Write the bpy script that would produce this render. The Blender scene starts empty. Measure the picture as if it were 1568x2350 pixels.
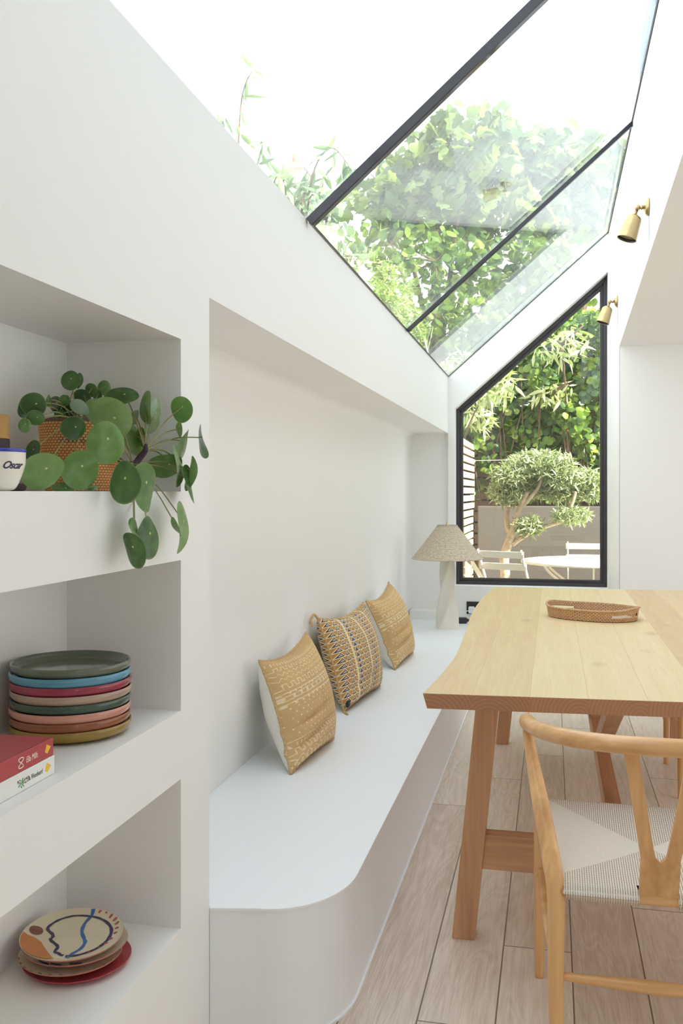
import bpy, math, random
import numpy as np
from mathutils import Vector, Matrix, noise as mnoise
random.seed(7); rng = np.random.default_rng(7)
PI = math.pi
col = bpy.context.scene.collection
scene = bpy.context.scene

# ------------------------------------------------------------------ camera
F, CY, CX, CAMH = 2150.0, 1130.0, 784.0, 1.35          # focal length and horizon in pixels of 1568x2350
YAW = math.atan(484 / F)
cam = bpy.data.cameras.new('camera'); cam.sensor_fit = 'HORIZONTAL'; cam.sensor_width = 36
cam.lens = 36 * F / 1568; cam.shift_y = (CY - 1175) / 1568; cam.clip_start = .05; cam.clip_end = 200
camo = bpy.data.objects.new('camera', cam); col.objects.link(camo)
camo.location = (0, 0, CAMH); camo.rotation_euler = (PI / 2, 0, YAW)
scene.camera = camo

# ------------------------------------------------------------------ light and exposure
SKY, SUN, EXPO = 3.5, 16.0, -0.17
world = bpy.data.worlds.new('sky'); scene.world = world; world.use_nodes = True
bg = world.node_tree.nodes['Background']; bg.inputs[0].default_value = (.86, .93, 1, 1); bg.inputs[1].default_value = SKY
sun = bpy.data.lights.new('sun', 'SUN'); sun.energy = SUN; sun.angle = math.radians(1.2); sun.color = (1, .95, .84)
suno = bpy.data.objects.new('sun', sun); col.objects.link(suno)
SD = Vector((.78, -.25, .58)).normalized()              # towards the sun: low over the house, from the right
suno.rotation_euler = SD.to_track_quat('Z', 'Y').to_euler(); suno.location = (6, 6, 12)
def area(name, loc, rot, sx, sy, e, colr=(1, .96, .9)):
    l = bpy.data.lights.new(name, 'AREA'); l.shape = 'RECTANGLE'; l.size = sx; l.size_y = sy; l.energy = e; l.color = colr
    o = bpy.data.objects.new(name, l); col.objects.link(o); o.location = loc; o.rotation_euler = rot; return o
vs = scene.view_settings
vs.view_transform = 'Standard'; vs.look = 'None'; vs.exposure = EXPO; vs.gamma = 1; vs.use_curve_mapping = False
cy = scene.cycles
cy.max_bounces = 12; cy.diffuse_bounces = 8; cy.transparent_max_bounces = 24; cy.glossy_bounces = 4
cy.caustics_reflective = False; cy.caustics_refractive = False; cy.sample_clamp_indirect = 6

# ------------------------------------------------------------------ helpers
_c, _s = math.cos(YAW), math.sin(YAW)
def at_x(u, v, X):
    r = (u - CX) / F; w = X / (r * _c - _s); return Vector((X, w * (r * _s + _c), CAMH - (v - CY) / F * w))
def at_y(u, v, Y):
    r = (u - CX) / F; w = Y / (r * _s + _c); return Vector((w * (r * _c - _s), Y, CAMH - (v - CY) / F * w))
def at_z(u, v, Z):
    w = (CAMH - Z) * F / (v - CY); r = (u - CX) / F * w; return Vector((r * _c - w * _s, r * _s + w * _c, Z))
def depth(p): return -p[0] * _s + p[1] * _c

class MB:
    def __init__(s): s.v = []; s.f = []; s.mi = []; s.sm = []; s.uv = []
    def add(s, vs_, fs, mi=0, smooth=False, uv=None):
        b = len(s.v); s.v += [tuple(p) for p in vs_]
        for f in fs: s.f.append(tuple(i + b for i in f)); s.mi.append(mi); s.sm.append(smooth)
        s.uv += list(uv) if uv is not None else [(0, 0)] * len(vs_)
        return s
    def box(s, a, b, mi=0, M=None):
        x0, y0, z0 = a; x1, y1, z1 = b
        P = [Vector(p) for p in ((x0,y0,z0),(x1,y0,z0),(x1,y1,z0),(x0,y1,z0),(x0,y0,z1),(x1,y0,z1),(x1,y1,z1),(x0,y1,z1))]
        if M: P = [M @ p for p in P]
        return s.add(P, [(3,2,1,0),(4,5,6,7),(0,1,5,4),(1,2,6,5),(2,3,7,6),(3,0,4,7)], mi)
    def quad(s, a, b, c, d, mi=0): return s.add([a, b, c, d], [(0, 1, 2, 3)], mi)
    def tube(s, pts, rad, n=12, mi=0, smooth_path=0, caps=True, flat=(1, 1), up=None):
        pts = [Vector(p) for p in pts]
        if not hasattr(rad, '__len__'): rad = [rad] * len(pts)
        if smooth_path: pts, rad = catmull(pts, rad, smooth_path)
        T = [((pts[min(i+1, len(pts)-1)] - pts[max(i-1, 0)]).normalized()) for i in range(len(pts))]
        u = Vector(up) if up else (Vector((0, 0, 1)) if abs(T[0].z) < .9 else Vector((1, 0, 0)))
        vs_ = []
        for p, t, r in zip(pts, T, rad):
            u = (u - t * u.dot(t)).normalized(); w = t.cross(u)
            for k in range(n):
                a = 2 * PI * k / n; vs_.append(p + u * (math.cos(a) * r * flat[0]) + w * (math.sin(a) * r * flat[1]))
        m = len(pts)
        fs = [(i*n+k, i*n+(k+1) % n, (i+1)*n+(k+1) % n, (i+1)*n+k) for i in range(m-1) for k in range(n)]
        s.add(vs_, fs, mi, True)
        if caps:
            b = len(s.v) - m * n
            for ring, rev in ((0, True), (m-1, False)):
                idx = [b + ring*n + k for k in range(n)]
                s.f.append(tuple(reversed(idx)) if rev else tuple(idx)); s.mi.append(mi); s.sm.append(False)
        return s
    def lathe(s, prof, n=48, mi=0, c=(0, 0, 0), M=None, jit=None):
        vs_ = []
        for j, (r, z) in enumerate(prof):
            for k in range(n):
                a = 2 * PI * k / n; rr = r + (jit(j, k) if jit else 0)
                p = Vector((rr * math.cos(a), rr * math.sin(a), z)); vs_.append((M @ p if M else p) + Vector(c))
        m = len(prof)
        return s.add(vs_, [(i*n+k, i*n+(k+1) % n, (i+1)*n+(k+1) % n, (i+1)*n+k) for i in range(m-1) for k in range(n)], mi, True)
    def prism(s, poly, z0, z1, mi=0, mtop=None, mside=None):
        n = len(poly)
        s.add([(x, y, z0) for x, y in poly] + [(x, y, z1) for x, y in poly], [], mi); b = len(s.v) - 2 * n
        s.f.append(tuple(b + i for i in range(n-1, -1, -1))); s.mi.append(mi); s.sm.append(False)
        s.f.append(tuple(b + n + i for i in range(n))); s.mi.append(mi if mtop is None else mtop); s.sm.append(False)
        for i in range(n):
            j = (i+1) % n; s.f.append((b+i, b+j, b+n+j, b+n+i)); s.mi.append(mi if mside is None else mside); s.sm.append(False)
        return s
    def build(s, name, mats, parent=None, bevel=0, sub=0, autosm=False):
        me = bpy.data.meshes.new(name); me.from_pydata([tuple(p) for p in s.v], [], s.f)
        if not isinstance(mats, (list, tuple)): mats = [mats]
        for m in mats: me.materials.append(m)
        me.polygons.foreach_set('material_index', s.mi); me.polygons.foreach_set('use_smooth', s.sm)
        if any(u != (0, 0) for u in s.uv):
            l = me.uv_layers.new(name='UVMap')
            for lp in me.loops: l.data[lp.index].uv = s.uv[lp.vertex_index]
        me.update(); o = bpy.data.objects.new(name, me); col.objects.link(o)
        if parent: o.parent = parent
        if bevel:
            b = o.modifiers.new('bevel', 'BEVEL'); b.width = bevel; b.segments = 3; b.limit_method = 'ANGLE'; b.angle_limit = math.radians(50)
        if sub: q = o.modifiers.new('sub', 'SUBSURF'); q.levels = q.render_levels = sub
        return o
def catmull(pts, rad, k):
    P, R = [], []
    for i in range(len(pts) - 1):
        p0, p1, p2, p3 = pts[max(i-1, 0)], pts[i], pts[i+1], pts[min(i+2, len(pts)-1)]
        for j in range(k):
            t = j / k
            P.append(.5 * ((2*p1) + (p2-p0)*t + (2*p0-5*p1+4*p2-p3)*t*t + (3*p1-p0-3*p2+p3)*t**3)); R.append(rad[i]*(1-t) + rad[i+1]*t)
    P.append(pts[-1]); R.append(rad[-1]); return P, R
def tag(o, label=None, cat=None, group=None, kind=None):
    if label: o['label'] = label
    if cat: o['category'] = cat
    if group: o['group'] = group
    if kind: o['kind'] = kind
    return o
def empty(name, loc, label, cat, rz=0, group=None, kind=None):
    o = bpy.data.objects.new(name, None); col.objects.link(o); o.location = loc; o.rotation_euler.z = rz; o.empty_display_size = .1
    return tag(o, label, cat, group, kind)
def struct(o, label, cat=None): return tag(o, label, cat, kind='structure')
def copy_tree(o, parent=None):
    c = o.copy(); col.objects.link(c); c.parent = parent
    for ch in [x for x in scene.objects if x.parent is o]: copy_tree(ch, c)
    return c

# ------------------------------------------------------------------ node helper
class NB:
    def __init__(s, name):
        s.mat = bpy.data.materials.new(name); s.mat.use_nodes = True; s.t = s.mat.node_tree
        s.p = s.t.nodes['Principled BSDF']; s.out = s.t.nodes['Material Output']
    def n(s, typ, **kw):
        nd = s.t.nodes.new(typ)
        for k, v in kw.items(): setattr(nd, k, v)
        return nd
    def put(s, sock, v):
        if isinstance(v, bpy.types.NodeSocket): s.t.links.new(v, sock)
        else: sock.default_value = v
    def m(s, op, a, b=None, c=None, clamp=False):
        nd = s.n('ShaderNodeMath', operation=op, use_clamp=clamp); s.put(nd.inputs[0], a)
        if b is not None: s.put(nd.inputs[1], b)
        if c is not None: s.put(nd.inputs[2], c)
        return nd.outputs[0]
    def coord(s, kind='Object'):
        tc = s.n('ShaderNodeTexCoord'); return tc.outputs[kind]
    def xyz(s, v): nd = s.n('ShaderNodeSeparateXYZ'); s.put(nd.inputs[0], v); return nd.outputs
    def vec(s, x, y, z):
        nd = s.n('ShaderNodeCombineXYZ')
        for i, q in enumerate((x, y, z)): s.put(nd.inputs[i], q)
        return nd.outputs[0]
    def scale(s, v, sc):
        nd = s.n('ShaderNodeVectorMath', operation='MULTIPLY'); s.put(nd.inputs[0], v); nd.inputs[1].default_value = sc; return nd.outputs[0]
    def noise(s, v, scale=5, detail=4, rough=.5, dist=0):
        nd = s.n('ShaderNodeTexNoise'); s.put(nd.inputs['Vector'], v)
        nd.inputs['Scale'].default_value = scale; nd.inputs['Detail'].default_value = detail; nd.inputs['Roughness'].default_value = rough; nd.inputs['Distortion'].default_value = dist
        return nd.outputs['Fac']
    def white(s, v): nd = s.n('ShaderNodeTexWhiteNoise', noise_dimensions='3D'); s.put(nd.inputs['Vector'], v); return nd.outputs['Value']
    def ramp(s, f, stops):
        nd = s.n('ShaderNodeValToRGB'); s.put(nd.inputs[0], f); e = nd.color_ramp.elements
        while len(e) < len(stops): e.new(.5)
        for el, (p, c) in zip(e, stops): el.position = p; el.color = (*c, 1) if len(c) == 3 else c
        return nd.outputs[0]
    def mix(s, f, a, b, mode='MIX'):
        nd = s.n('ShaderNodeMix', data_type='RGBA', blend_type=mode); s.put(nd.inputs[0], f)
        for sock, v in ((nd.inputs[6], a), (nd.inputs[7], b)):
            s.put(sock, v if isinstance(v, bpy.types.NodeSocket) else (*v, 1))
        return nd.outputs[2]
    def mapr(s, v, a, b, c=0., d=1.):
        nd = s.n('ShaderNodeMapRange'); s.put(nd.inputs[0], v)
        for i, q in enumerate((a, b, c, d)): nd.inputs[i+1].default_value = q
        return nd.outputs[0]
    def bump(s, h, st=.3, dist=.01):
        nd = s.n('ShaderNodeBump'); nd.inputs['Strength'].default_value = st; nd.inputs['Distance'].default_value = dist
        s.put(nd.inputs['Height'], h); s.t.links.new(nd.outputs[0], s.p.inputs['Normal']); return s
    def base(s, v): s.put(s.p.inputs['Base Color'], v if isinstance(v, bpy.types.NodeSocket) else (*v, 1)); return s
    def set(s, **kw):
        for k, v in kw.items(): s.put(s.p.inputs[k.replace('_', ' ')], v)
        return s
def srgb(r, g, b):
    f = lambda x: (x/255/12.92) if x/255 <= .04045 else ((x/255+.055)/1.055)**2.4
    return (f(r), f(g), f(b))
def plain(name, c, rough=.5, var=.04, sc=8, bump=0, **kw):
    b = NB(name); nz = b.noise(b.coord(), sc, 4)
    b.base(b.mix(b.mapr(nz, .3, .7), [x*(1-var) for x in c], [min(1, x*(1+var)) for x in c]))
    b.set(Roughness=rough, **kw)
    if bump: b.bump(nz, bump, .002)
    return b.mat
def wood(name, c0, c1, axis=1, sc=1., rough=.45, knots=False):
    """grain running along the object's axis"""
    b = NB(name); co = b.coord()
    s1 = [14*sc]*3; s1[axis] = 1.1*sc; s2 = [90*sc]*3; s2[axis] = 3*sc
    a = b.noise(b.scale(co, s1), 1, 5, .6, .6); g = b.noise(b.scale(co, s2), 1, 3, .5)
    f = b.m('ADD', b.m('MULTIPLY', a, .7), b.m('MULTIPLY', g, .3))
    b.base(b.ramp(f, [(.3, c0), (.5, [(p+q)/2 for p, q in zip(c0, c1)]), (.68, c1)])).set(Roughness=rough)
    b.bump(g, .12, .001); return b.mat

WALLC = (.86, .855, .83)
def paint(name, c, rough=.55):
    b = NB(name); co = b.coord(); nz = b.noise(co, 1.3, 3); b.base(b.mix(b.mapr(nz, .3, .7), [x*.985 for x in c], c)).set(Roughness=rough)
    b.bump(b.noise(co, 160, 2), .04, .001); return b.mat
M_wall = paint('white_wall_paint', WALLC)
M_bench = paint('white_satin_paint', (.86, .885, .91), .38)
M_frame = plain('dark_window_metal', srgb(62, 56, 60), .35, .03)
M_bar = plain('black_glass_bar', srgb(44, 40, 46), .08, .03)

def floor_mat():
    b = NB('oak_floor_boards'); x, y, z = b.xyz(b.coord())
    W = .1965
    u = b.m('DIVIDE', b.m('SUBTRACT', x, .055 - W*20), W); i = b.m('FLOOR', u); fx = b.m('FRACT', u)
    off = b.m('MULTIPLY', b.white(b.vec(i, 3.1, 0)), 2.2)
    v = b.m('DIVIDE', b.m('ADD', y, off), 2.1); j = b.m('FLOOR', v); fy = b.m('FRACT', v)
    rnd = b.white(b.vec(i, j, 1.7))
    gv = b.vec(b.m('ADD', b.m('MULTIPLY', x, 26), b.m('MULTIPLY', rnd, 40)), b.m('MULTIPLY', y, 1.6), b.m('MULTIPLY', rnd, 30))
    g1 = b.noise(gv, 1, 4, .6, 1.6); g2 = b.noise(b.vec(b.m('MULTIPLY', x, 260), b.m('MULTIPLY', y, 7), rnd), 1, 2)
    wv = b.noise(b.vec(b.m('ADD', b.m('MULTIPLY', x, 7), b.m('MULTIPLY', rnd, 19)), b.m('MULTIPLY', y, .8), rnd), 1, 2, .5, 1.2)
    rings = b.m('SINE', b.m('MULTIPLY', wv, 95))
    f = b.m('ADD', b.m('ADD', b.m('MULTIPLY', g1, .45), b.m('MULTIPLY', g2, .35)), b.m('MULTIPLY', rings, .045))
    f = b.m('ADD', f, b.m('MULTIPLY', rnd, .16))
    c = b.ramp(f, [(.3, srgb(194, 176, 158)), (.5, srgb(216, 201, 186)), (.72, srgb(232, 220, 206))])
    gap = b.m('MINIMUM', b.m('MINIMUM', fx, b.m('SUBTRACT', 1, fx)), b.m('MULTIPLY', b.m('MINIMUM', fy, b.m('SUBTRACT', 1, fy)), 10.7))
    gm = b.mapr(gap, .006, .014)
    kn = b.n('ShaderNodeTexVoronoi', feature='F1'); b.put(kn.inputs['Vector'], b.vec(b.m('MULTIPLY', x, 1.9), b.m('MULTIPLY', y, 1.1), 0)); kn.inputs['Scale'].default_value = 1
    kd = b.mapr(b.m('ADD', kn.outputs['Distance'], b.m('MULTIPLY', g1, .06)), .055, .10)
    c = b.mix(kd, srgb(110, 92, 76), c)
    b.base(b.mix(gm, srgb(112, 96, 82), c)).set(Roughness=.42); b.bump(b.m('ADD', gm, b.m('MULTIPLY', g2, .12)), .35, .0015); return b.mat
def table_top_mat():
    b = NB('pale_oak_table_top'); x, y, z = b.xyz(b.coord())
    u = b.m('DIVIDE', b.m('ADD', x, 5.02), .155); i = b.m('FLOOR', u); fx = b.m('FRACT', u); rnd = b.white(b.vec(i, 9.3, 2))
    gv = b.vec(b.m('ADD', b.m('MULTIPLY', x, 22), b.m('MULTIPLY', rnd, 50)), b.m('MULTIPLY', y, 1.5), rnd)
    g = b.noise(gv, 1, 5, .6, 1.3); g2 = b.noise(b.vec(b.m('MULTIPLY', x, 200), b.m('MULTIPLY', y, 6), rnd), 1, 2)
    f = b.m('ADD', b.m('ADD', b.m('MULTIPLY', g, .4), b.m('MULTIPLY', g2, .2)), b.m('MULTIPLY', rnd, .3))
    c = b.ramp(f, [(.22, srgb(200, 166, 118)), (.45, srgb(216, 190, 142)), (.7, srgb(228, 208, 164))])
    kn = b.n('ShaderNodeTexVoronoi', feature='F1'); b.put(kn.inputs['Vector'], b.vec(b.m('ADD', b.m('MULTIPLY', x, 4.6), b.m('MULTIPLY', g, .1)), b.m('MULTIPLY', y, 2.4), .3)); kn.inputs['Scale'].default_value = 1; kn.inputs['Randomness'].default_value = 1
    d = kn.outputs['Distance']
    c = b.mix(b.mapr(b.m('ADD', d, b.m('MULTIPLY', g2, .04)), .06, .20), srgb(186, 158, 116), c)
    c = b.mix(b.mapr(b.m('ADD', d, b.m('MULTIPLY', g2, .06)), .06, .095), srgb(104, 90, 76), c)
    gm = b.mapr(b.m('MINIMUM', fx, b.m('SUBTRACT', 1, fx)), .0, .008)
    b.base(b.mix(gm, srgb(188, 156, 110), c)).set(Roughness=.4); b.bump(g2, .08, .001); return b.mat
def end_grain():
    b = NB('oak_end_grain'); x, y, z = b.xyz(b.coord())
    u = b.m('DIVIDE', b.m('ADD', x, 5.02), .155); i = b.m('FLOOR', u); fx = b.m('FRACT', u); rnd = b.white(b.vec(i, 9.3, 2))
    dx = b.m('SUBTRACT', fx, b.m('MULTIPLY', rnd, 1.0)); dz = b.m('DIVIDE', b.m('SUBTRACT', z, b.m('ADD', .70, b.m('MULTIPLY', rnd, .06))), .155)
    r = b.m('SQRT', b.m('ADD', b.m('MULTIPLY', dx, dx), b.m('MULTIPLY', dz, dz)))
    w = b.m('SINE', b.m('MULTIPLY', b.m('ADD', r, b.m('MULTIPLY', b.noise(b.coord(), 9, 2), .12)), 95))
    b.base(b.ramp(b.m('ADD', b.m('MULTIPLY', w, .12), b.m('ADD', .4, b.m('MULTIPLY', rnd, .2))), [(.2, srgb(154, 106, 76)), (.8, srgb(186, 136, 100))])).set(Roughness=.5); return b.mat
M_floor, M_ttop, M_tend = floor_mat(), table_top_mat(), end_grain()
M_tleg = wood('oak_table_leg', srgb(170, 124, 90), srgb(216, 168, 128), 2)
M_tlegx = wood('oak_table_rail', srgb(170, 124, 90), srgb(216, 168, 128), 0)
M_tlegy = wood('oak_table_beam', srgb(170, 124, 90), srgb(216, 168, 128), 1)
M_chair = wood('oiled_oak_chair', srgb(192, 138, 86), srgb(240, 194, 138), 2, .8, .32)
M_chairx = wood('oiled_oak_rail', srgb(192, 138, 86), srgb(240, 194, 138), 0, .8, .3)
M_brass = plain('aged_brass', srgb(190, 166, 122), .32, .08, 30, Metallic=1.0)
M_black = plain('black_plastic', srgb(42, 34, 40), .35)
M_white = plain('white_plastic', srgb(232, 234, 236), .35)

def glass(name, dust=0., tint=(.97, .99, .985)):
    b = NB(name); b.t.nodes.remove(b.p)
    g = b.n('ShaderNodeNewGeometry'); d = b.n('ShaderNodeVectorMath', operation='DOT_PRODUCT')
    b.put(d.inputs[0], g.outputs['Incoming']); b.put(d.inputs[1], g.outputs['Normal'])
    cs = b.m('ABSOLUTE', d.outputs['Value']); fr = b.m('ADD', .04, b.m('MULTIPLY', .96, b.m('POWER', b.m('SUBTRACT', 1, cs), 5)))
    tr = b.n('ShaderNodeBsdfTransparent'); tr.inputs[0].default_value = (*tint, 1)
    gl = b.n('ShaderNodeBsdfGlossy'); gl.inputs['Roughness'].default_value = 0; gl.inputs[0].default_value = (1, 1, 1, 1)
    mx = b.n('ShaderNodeMixShader'); b.put(mx.inputs[0], fr); b.t.links.new(tr.outputs[0], mx.inputs[1]); b.t.links.new(gl.outputs[0], mx.inputs[2])
    last = mx
    if dust:
        x, y, z = b.xyz(b.coord())
        al = b.m('ADD', b.m('MULTIPLY', x, .75), b.m('MULTIPLY', z, .66))
        st = b.noise(b.vec(b.m('MULTIPLY', al, 4), b.m('ADD', b.m('MULTIPLY', y, 26), b.m('MULTIPLY', al, 12)), 0), 1, 5, .7)
        big = b.noise(b.coord(), 1.1, 3)
        sp = b.noise(b.coord(), 55, 3, .7)
        k = b.m('MULTIPLY', b.mapr(st, .45, .75), b.mapr(big, .42, .65)); k = b.m('ADD', b.m('MULTIPLY', k, .8), b.m('MULTIPLY', b.mapr(sp, .62, .75), .35))
        tl = b.n('ShaderNodeBsdfTranslucent'); tl.inputs[0].default_value = (.9, .93, .95, 1)
        m2 = b.n('ShaderNodeMixShader'); b.put(m2.inputs[0], b.m('MULTIPLY', b.m('ADD', k, .25), dust)); b.t.links.new(mx.outputs[0], m2.inputs[1]); b.t.links.new(tl.outputs[0], m2.inputs[2]); last = m2
    b.t.links.new(last.outputs[0], b.out.inputs[0]); return b.mat
M_glass = glass('window_glass', .03); M_sky = glass('dusty_roof_glass', .09)

# ------------------------------------------------------------------ the room
XF, XB, XR = -.825, -1.11, .43               # face of the shelf wall, back of the niches, face of the roof beam
YE, YJ = 7.6, 6.4                            # end wall, cheek wall of the main room
ZL, ZS, ZT = 1.83, 2.29, 3.39                # niche lintel, lower and upper edge of the roof glass
m = MB()
NY0, NY1 = .75, 2.0
niches = [(.357, .698), (.853, 1.196), (1.352, 1.699)]
def rx(x, y0, y1, z0, z1): m.quad((x, y0, z0), (x, y1, z0), (x, y1, z1), (x, y0, z1))
rx(XF, -3, NY0, 0, ZS); rx(XF, NY1, 2.18, 0, niches[2][1]); rx(XF, NY0, 2.18, niches[2][1], ZS); rx(XF, 2.18, YE, ZL, ZS)
zz = [0] + [z for n in niches for z in n]
for k in range(0, 6, 2): rx(XF, NY0, NY1, zz[k], zz[k+1])
for z0, z1 in niches:
    rx(XB, NY0, NY1, z0, z1)
    for y in (NY0, NY1): m.quad((XF, y, z0), (XB, y, z0), (XB, y, z1), (XF, y, z1))
    for z in (z0, z1): m.quad((XF, NY0, z), (XF, NY1, z), (XB, NY1, z), (XB, NY0, z))
XN = -1.135                                   # back of the seat recess, its head rounded over
m.quad((XF, 2.18, 0), (XN, 2.18, 0), (XN, 2.18, ZL), (XF, 2.18, ZL))
rx(XN, 2.18, YE + .05, 0, ZL - .05)
arc = [(XN + .05 * (1 - math.cos(t * PI / 16)), ZL - .05 + .05 * math.sin(t * PI / 16)) for t in range(9)]
for (xa, za), (xb, zb) in zip(arc, arc[1:]): m.add([(xa, 2.18, za), (xa, YE + .05, za), (xb, YE + .05, zb), (xb, 2.18, zb)], [(0, 1, 2, 3)], 0, True)
m.quad((XN + .05, 2.18, ZL), (XN + .05, YE + .05, ZL), (XF, YE + .05, ZL), (XF, 2.18, ZL))
m.quad((XN, YE + .05, 0), (XF + .0, YE + .05, 0), (XF, YE + .05, ZL), (XN, YE + .05, ZL))
m.quad((XF, YE, 0), (XF, YE + .05, 0), (XF, YE + .05, ZL), (XF, YE, ZL))
m.quad((XF, -3, ZS), (XF, YE, ZS), (XF - .35, YE, ZS), (XF - .35, -3, ZS))
m.quad((XF - .35, -3, 0), (XF - .35, YE + .25, 0), (XF - .35, YE + .25, ZS), (XF - .35, -3, ZS))
struct(m.build('wall_left', M_wall), 'white plastered wall with recessed open shelves and a long seat alcove')

# end wall with the sloping-headed window
WX0, WX1, WZ0, WZL, WZR = -.771, .424, .596, 2.03, 3.075
YW = 7.72
def gable(mb, y, hole=True):
    O = [(XF, 0), (XR, 0), (XR, ZT), (XF, ZS)]; I = [(WX0, WZ0), (WX1, WZ0), (WX1, WZR), (WX0, WZL)]
    for k in range(4):
        a, b_ = O[k], O[(k+1) % 4]; c_, d_ = I[(k+1) % 4], I[k]
        mb.quad(*[(p[0], y, p[1]) for p in (a, b_, c_, d_)])
m = MB(); gable(m, YE); gable(m, YE + .3)
I = [(WX0, WZ0), (WX1, WZ0), (WX1, WZR), (WX0, WZL)]
for k in range(4):
    a, b_ = I[k], I[(k+1) % 4]; m.quad((a[0], YE, a[1]), (b_[0], YE, b_[1]), (b_[0], YE + .3, b_[1]), (a[0], YE + .3, a[1]))
m.quad((XF, YE, ZS), (XR, YE, ZT), (XR, YE + .3, ZT), (XF, YE + .3, ZS))
m.quad((XF, YE + .3, 0), (XF - .35, YE + .3, 0), (XF - .35, YE + .3, ZS), (XF, YE + .3, ZS)); m.quad((XF, YE, ZS), (XF - .35, YE, ZS), (XF - .35, YE + .3, ZS), (XF, YE + .3, ZS))
struct(m.build('wall_end', M_wall), 'white end wall around the sloping headed garden window')
m = MB().box((XF - .3, YE - .10, .327), (XF, YE + .05, .395)).box((XF - .0, YE - .0, .327), (XF + .001, YE + .001, .33))
struct(m.build('trim_1', M_wall, bevel=.012), 'low white plinth at the far end of the seat alcove')

# window frame: an outer frame and a slimmer inner sash, both mitred
def frame_poly(y0, y1, ins0, ins1):
    def inset(d):
        sl = math.atan2(WZR - WZL, WX1 - WX0); k = math.tan(sl); e = d / math.cos(sl)
        x0, x1 = WX0 + d, WX1 - d
        return [(x0, WZ0 + d), (x1, WZ0 + d), (x1, WZL + k * (x1 - WX0) - e), (x0, WZL + k * (x0 - WX0) - e)]
    A, B = inset(ins0), inset(ins1); mb = MB()
    for k in range(4):
        j = (k+1) % 4; P = [A[k], A[j], B[j], B[k]]
        f0 = [(p[0], y0, p[1]) for p in P]; f1 = [(p[0], y1, p[1]) for p in P]
        mb.add(f0 + f1, [(0,1,2,3),(7,6,5,4),(0,4,5,1),(1,5,6,2),(2,6,7,3),(3,7,4,0)])
    return mb, B
w1 = empty('window_1', (0, 0, 0), 'fixed garden window with sloping head and dark metal frame', 'window'); w1['kind'] = 'structure'
fr, _ = frame_poly(YW, YW + .09, 0, .028); fr.build('window_frame', M_frame, w1, bevel=.002)
fr, B = frame_poly(YW + .018, YW + .08, .028, .052); fr.build('sash', M_frame, w1, bevel=.002)
m = MB(); y0, y1 = YW + .04, YW + .052
B2 = [(x, z) for x, z in B]
m.add([(x, y0, z) for x, z in B2] + [(x, y1, z) for x, z in B2], [(0,1,2,3),(7,6,5,4),(0,4,5,1),(1,5,6,2),(2,6,7,3),(3,7,4,0)]); m.build('pane', M_glass, w1)

# roof glazing
w2 = empty('window_2', (0, 0, 0), 'sloping frameless glass roof over the seat with black glazing bars', 'roof glazing'); w2['kind'] = 'structure'
sl = math.atan2(ZT - ZS, XR - XF); SX, SZ = math.cos(sl), math.sin(sl); NXv = Vector((-SZ, 0, SX))
def slab(mb, y0, y1, lo, hi, a0=0, a1=1):
    """box lying in the roof plane between two cross positions, lo/hi = offset along the outward normal"""
    P0 = Vector((XF, 0, ZS)); D = Vector((XR - XF, 0, ZT - ZS)); vs_ = []
    for y in (y0, y1):
        for a in (a0, a1):
            for h in (lo, hi): vs_.append(P0 + D * a + NXv * h + Vector((0, y, 0)))
    mb.add(vs_, [(0,2,3,1),(4,5,7,6),(0,1,5,4),(2,6,7,3),(0,4,6,2),(1,3,7,5)]); return mb
bars = [.87, 3.11, 5.36, YE - .01]
for y0, y1 in [(.4, .87), (.9, 3.11), (3.13, 5.35), (5.37, YE + .2)]:
    slab(MB(), y0, y1, .0, .018, -.03, 1.0).build('pane', M_sky, w2)
for y, wd, dp in ((.87, .03, .04), (3.12, .032, .034), (5.36, .022, .024)):
    slab(MB(), y - wd/2, y + wd/2, -dp, -.001, 0, 1).build('glazing_bar', M_bar, w2, bevel=.002)
slab(MB(), 3.15, YE, -.006, -.0005, 0, .004).build('lower_seal', M_frame, w2)
slab(MB(), .4, YE, -.008, -.0005, .993, 1.0).build('upper_seal', M_frame, w2)
slab(MB(), YE - .005, YE, -.006, -.0005, 0, 1.0).build('end_seal', M_frame, w2)

# beam face that falls from the roof glass to the main ceiling; ceiling; cheek walls; floor
zc = lambda y: 2.31 + .06 * max(0, YJ - y)
m = MB(); ys = [-3, -.5, 1.2, 3.6, YJ, YE]
for a, b_ in zip(ys, ys[1:]):
    m.quad((XR, a, zc(a)), (XR, b_, zc(b_)), (XR, b_, ZT), (XR, a, ZT))
m.quad((XR, YJ, 0), (XR, YE, 0), (XR, YE, zc(YE)), (XR, YJ, zc(YJ)))
struct(m.build('wall_upper', M_wall), 'tall white wall face between the glass roof and the lower ceiling')
m = MB()
for a, b_ in zip(ys[:-1], ys[1:-1]): m.quad((XR, a, zc(a)), (3.6, a, zc(a)), (3.6, b_, zc(b_)), (XR, b_, zc(b_)))
m.quad((XR, -3, ZT + .02), (3.6, -3, ZT + .02), (3.6, YJ + .25, ZT + .02), (XR, YJ + .25, ZT + .02))
struct(m.build('ceiling', M_wall), 'lower white ceiling of the main room')
m = MB().box((XR + .002, YJ, 0), (3.6, YJ + .25, ZT)).box((XR + .002, YJ + .25, 0), (XR + .28, YE + .3, ZT)); struct(m.build('wall_right', M_wall), 'white wall right of the garden window')
OY0, OY1, OZ = 1.0, 5.4, 2.25                 # wide unseen side opening, added to let fill light into the room
m = MB().quad((3.6, -3, 0), (3.6, OY0, 0), (3.6, OY0, 3.4), (3.6, -3, 3.4)).quad((3.6, OY1, 0), (3.6, YJ, 0), (3.6, YJ, 3.4), (3.6, OY1, 3.4)).quad((3.6, OY0, OZ), (3.6, OY1, OZ), (3.6, OY1, 3.4), (3.6, OY0, 3.4)); struct(m.build('wall_side', M_wall), 'white side wall of the main room')
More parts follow.
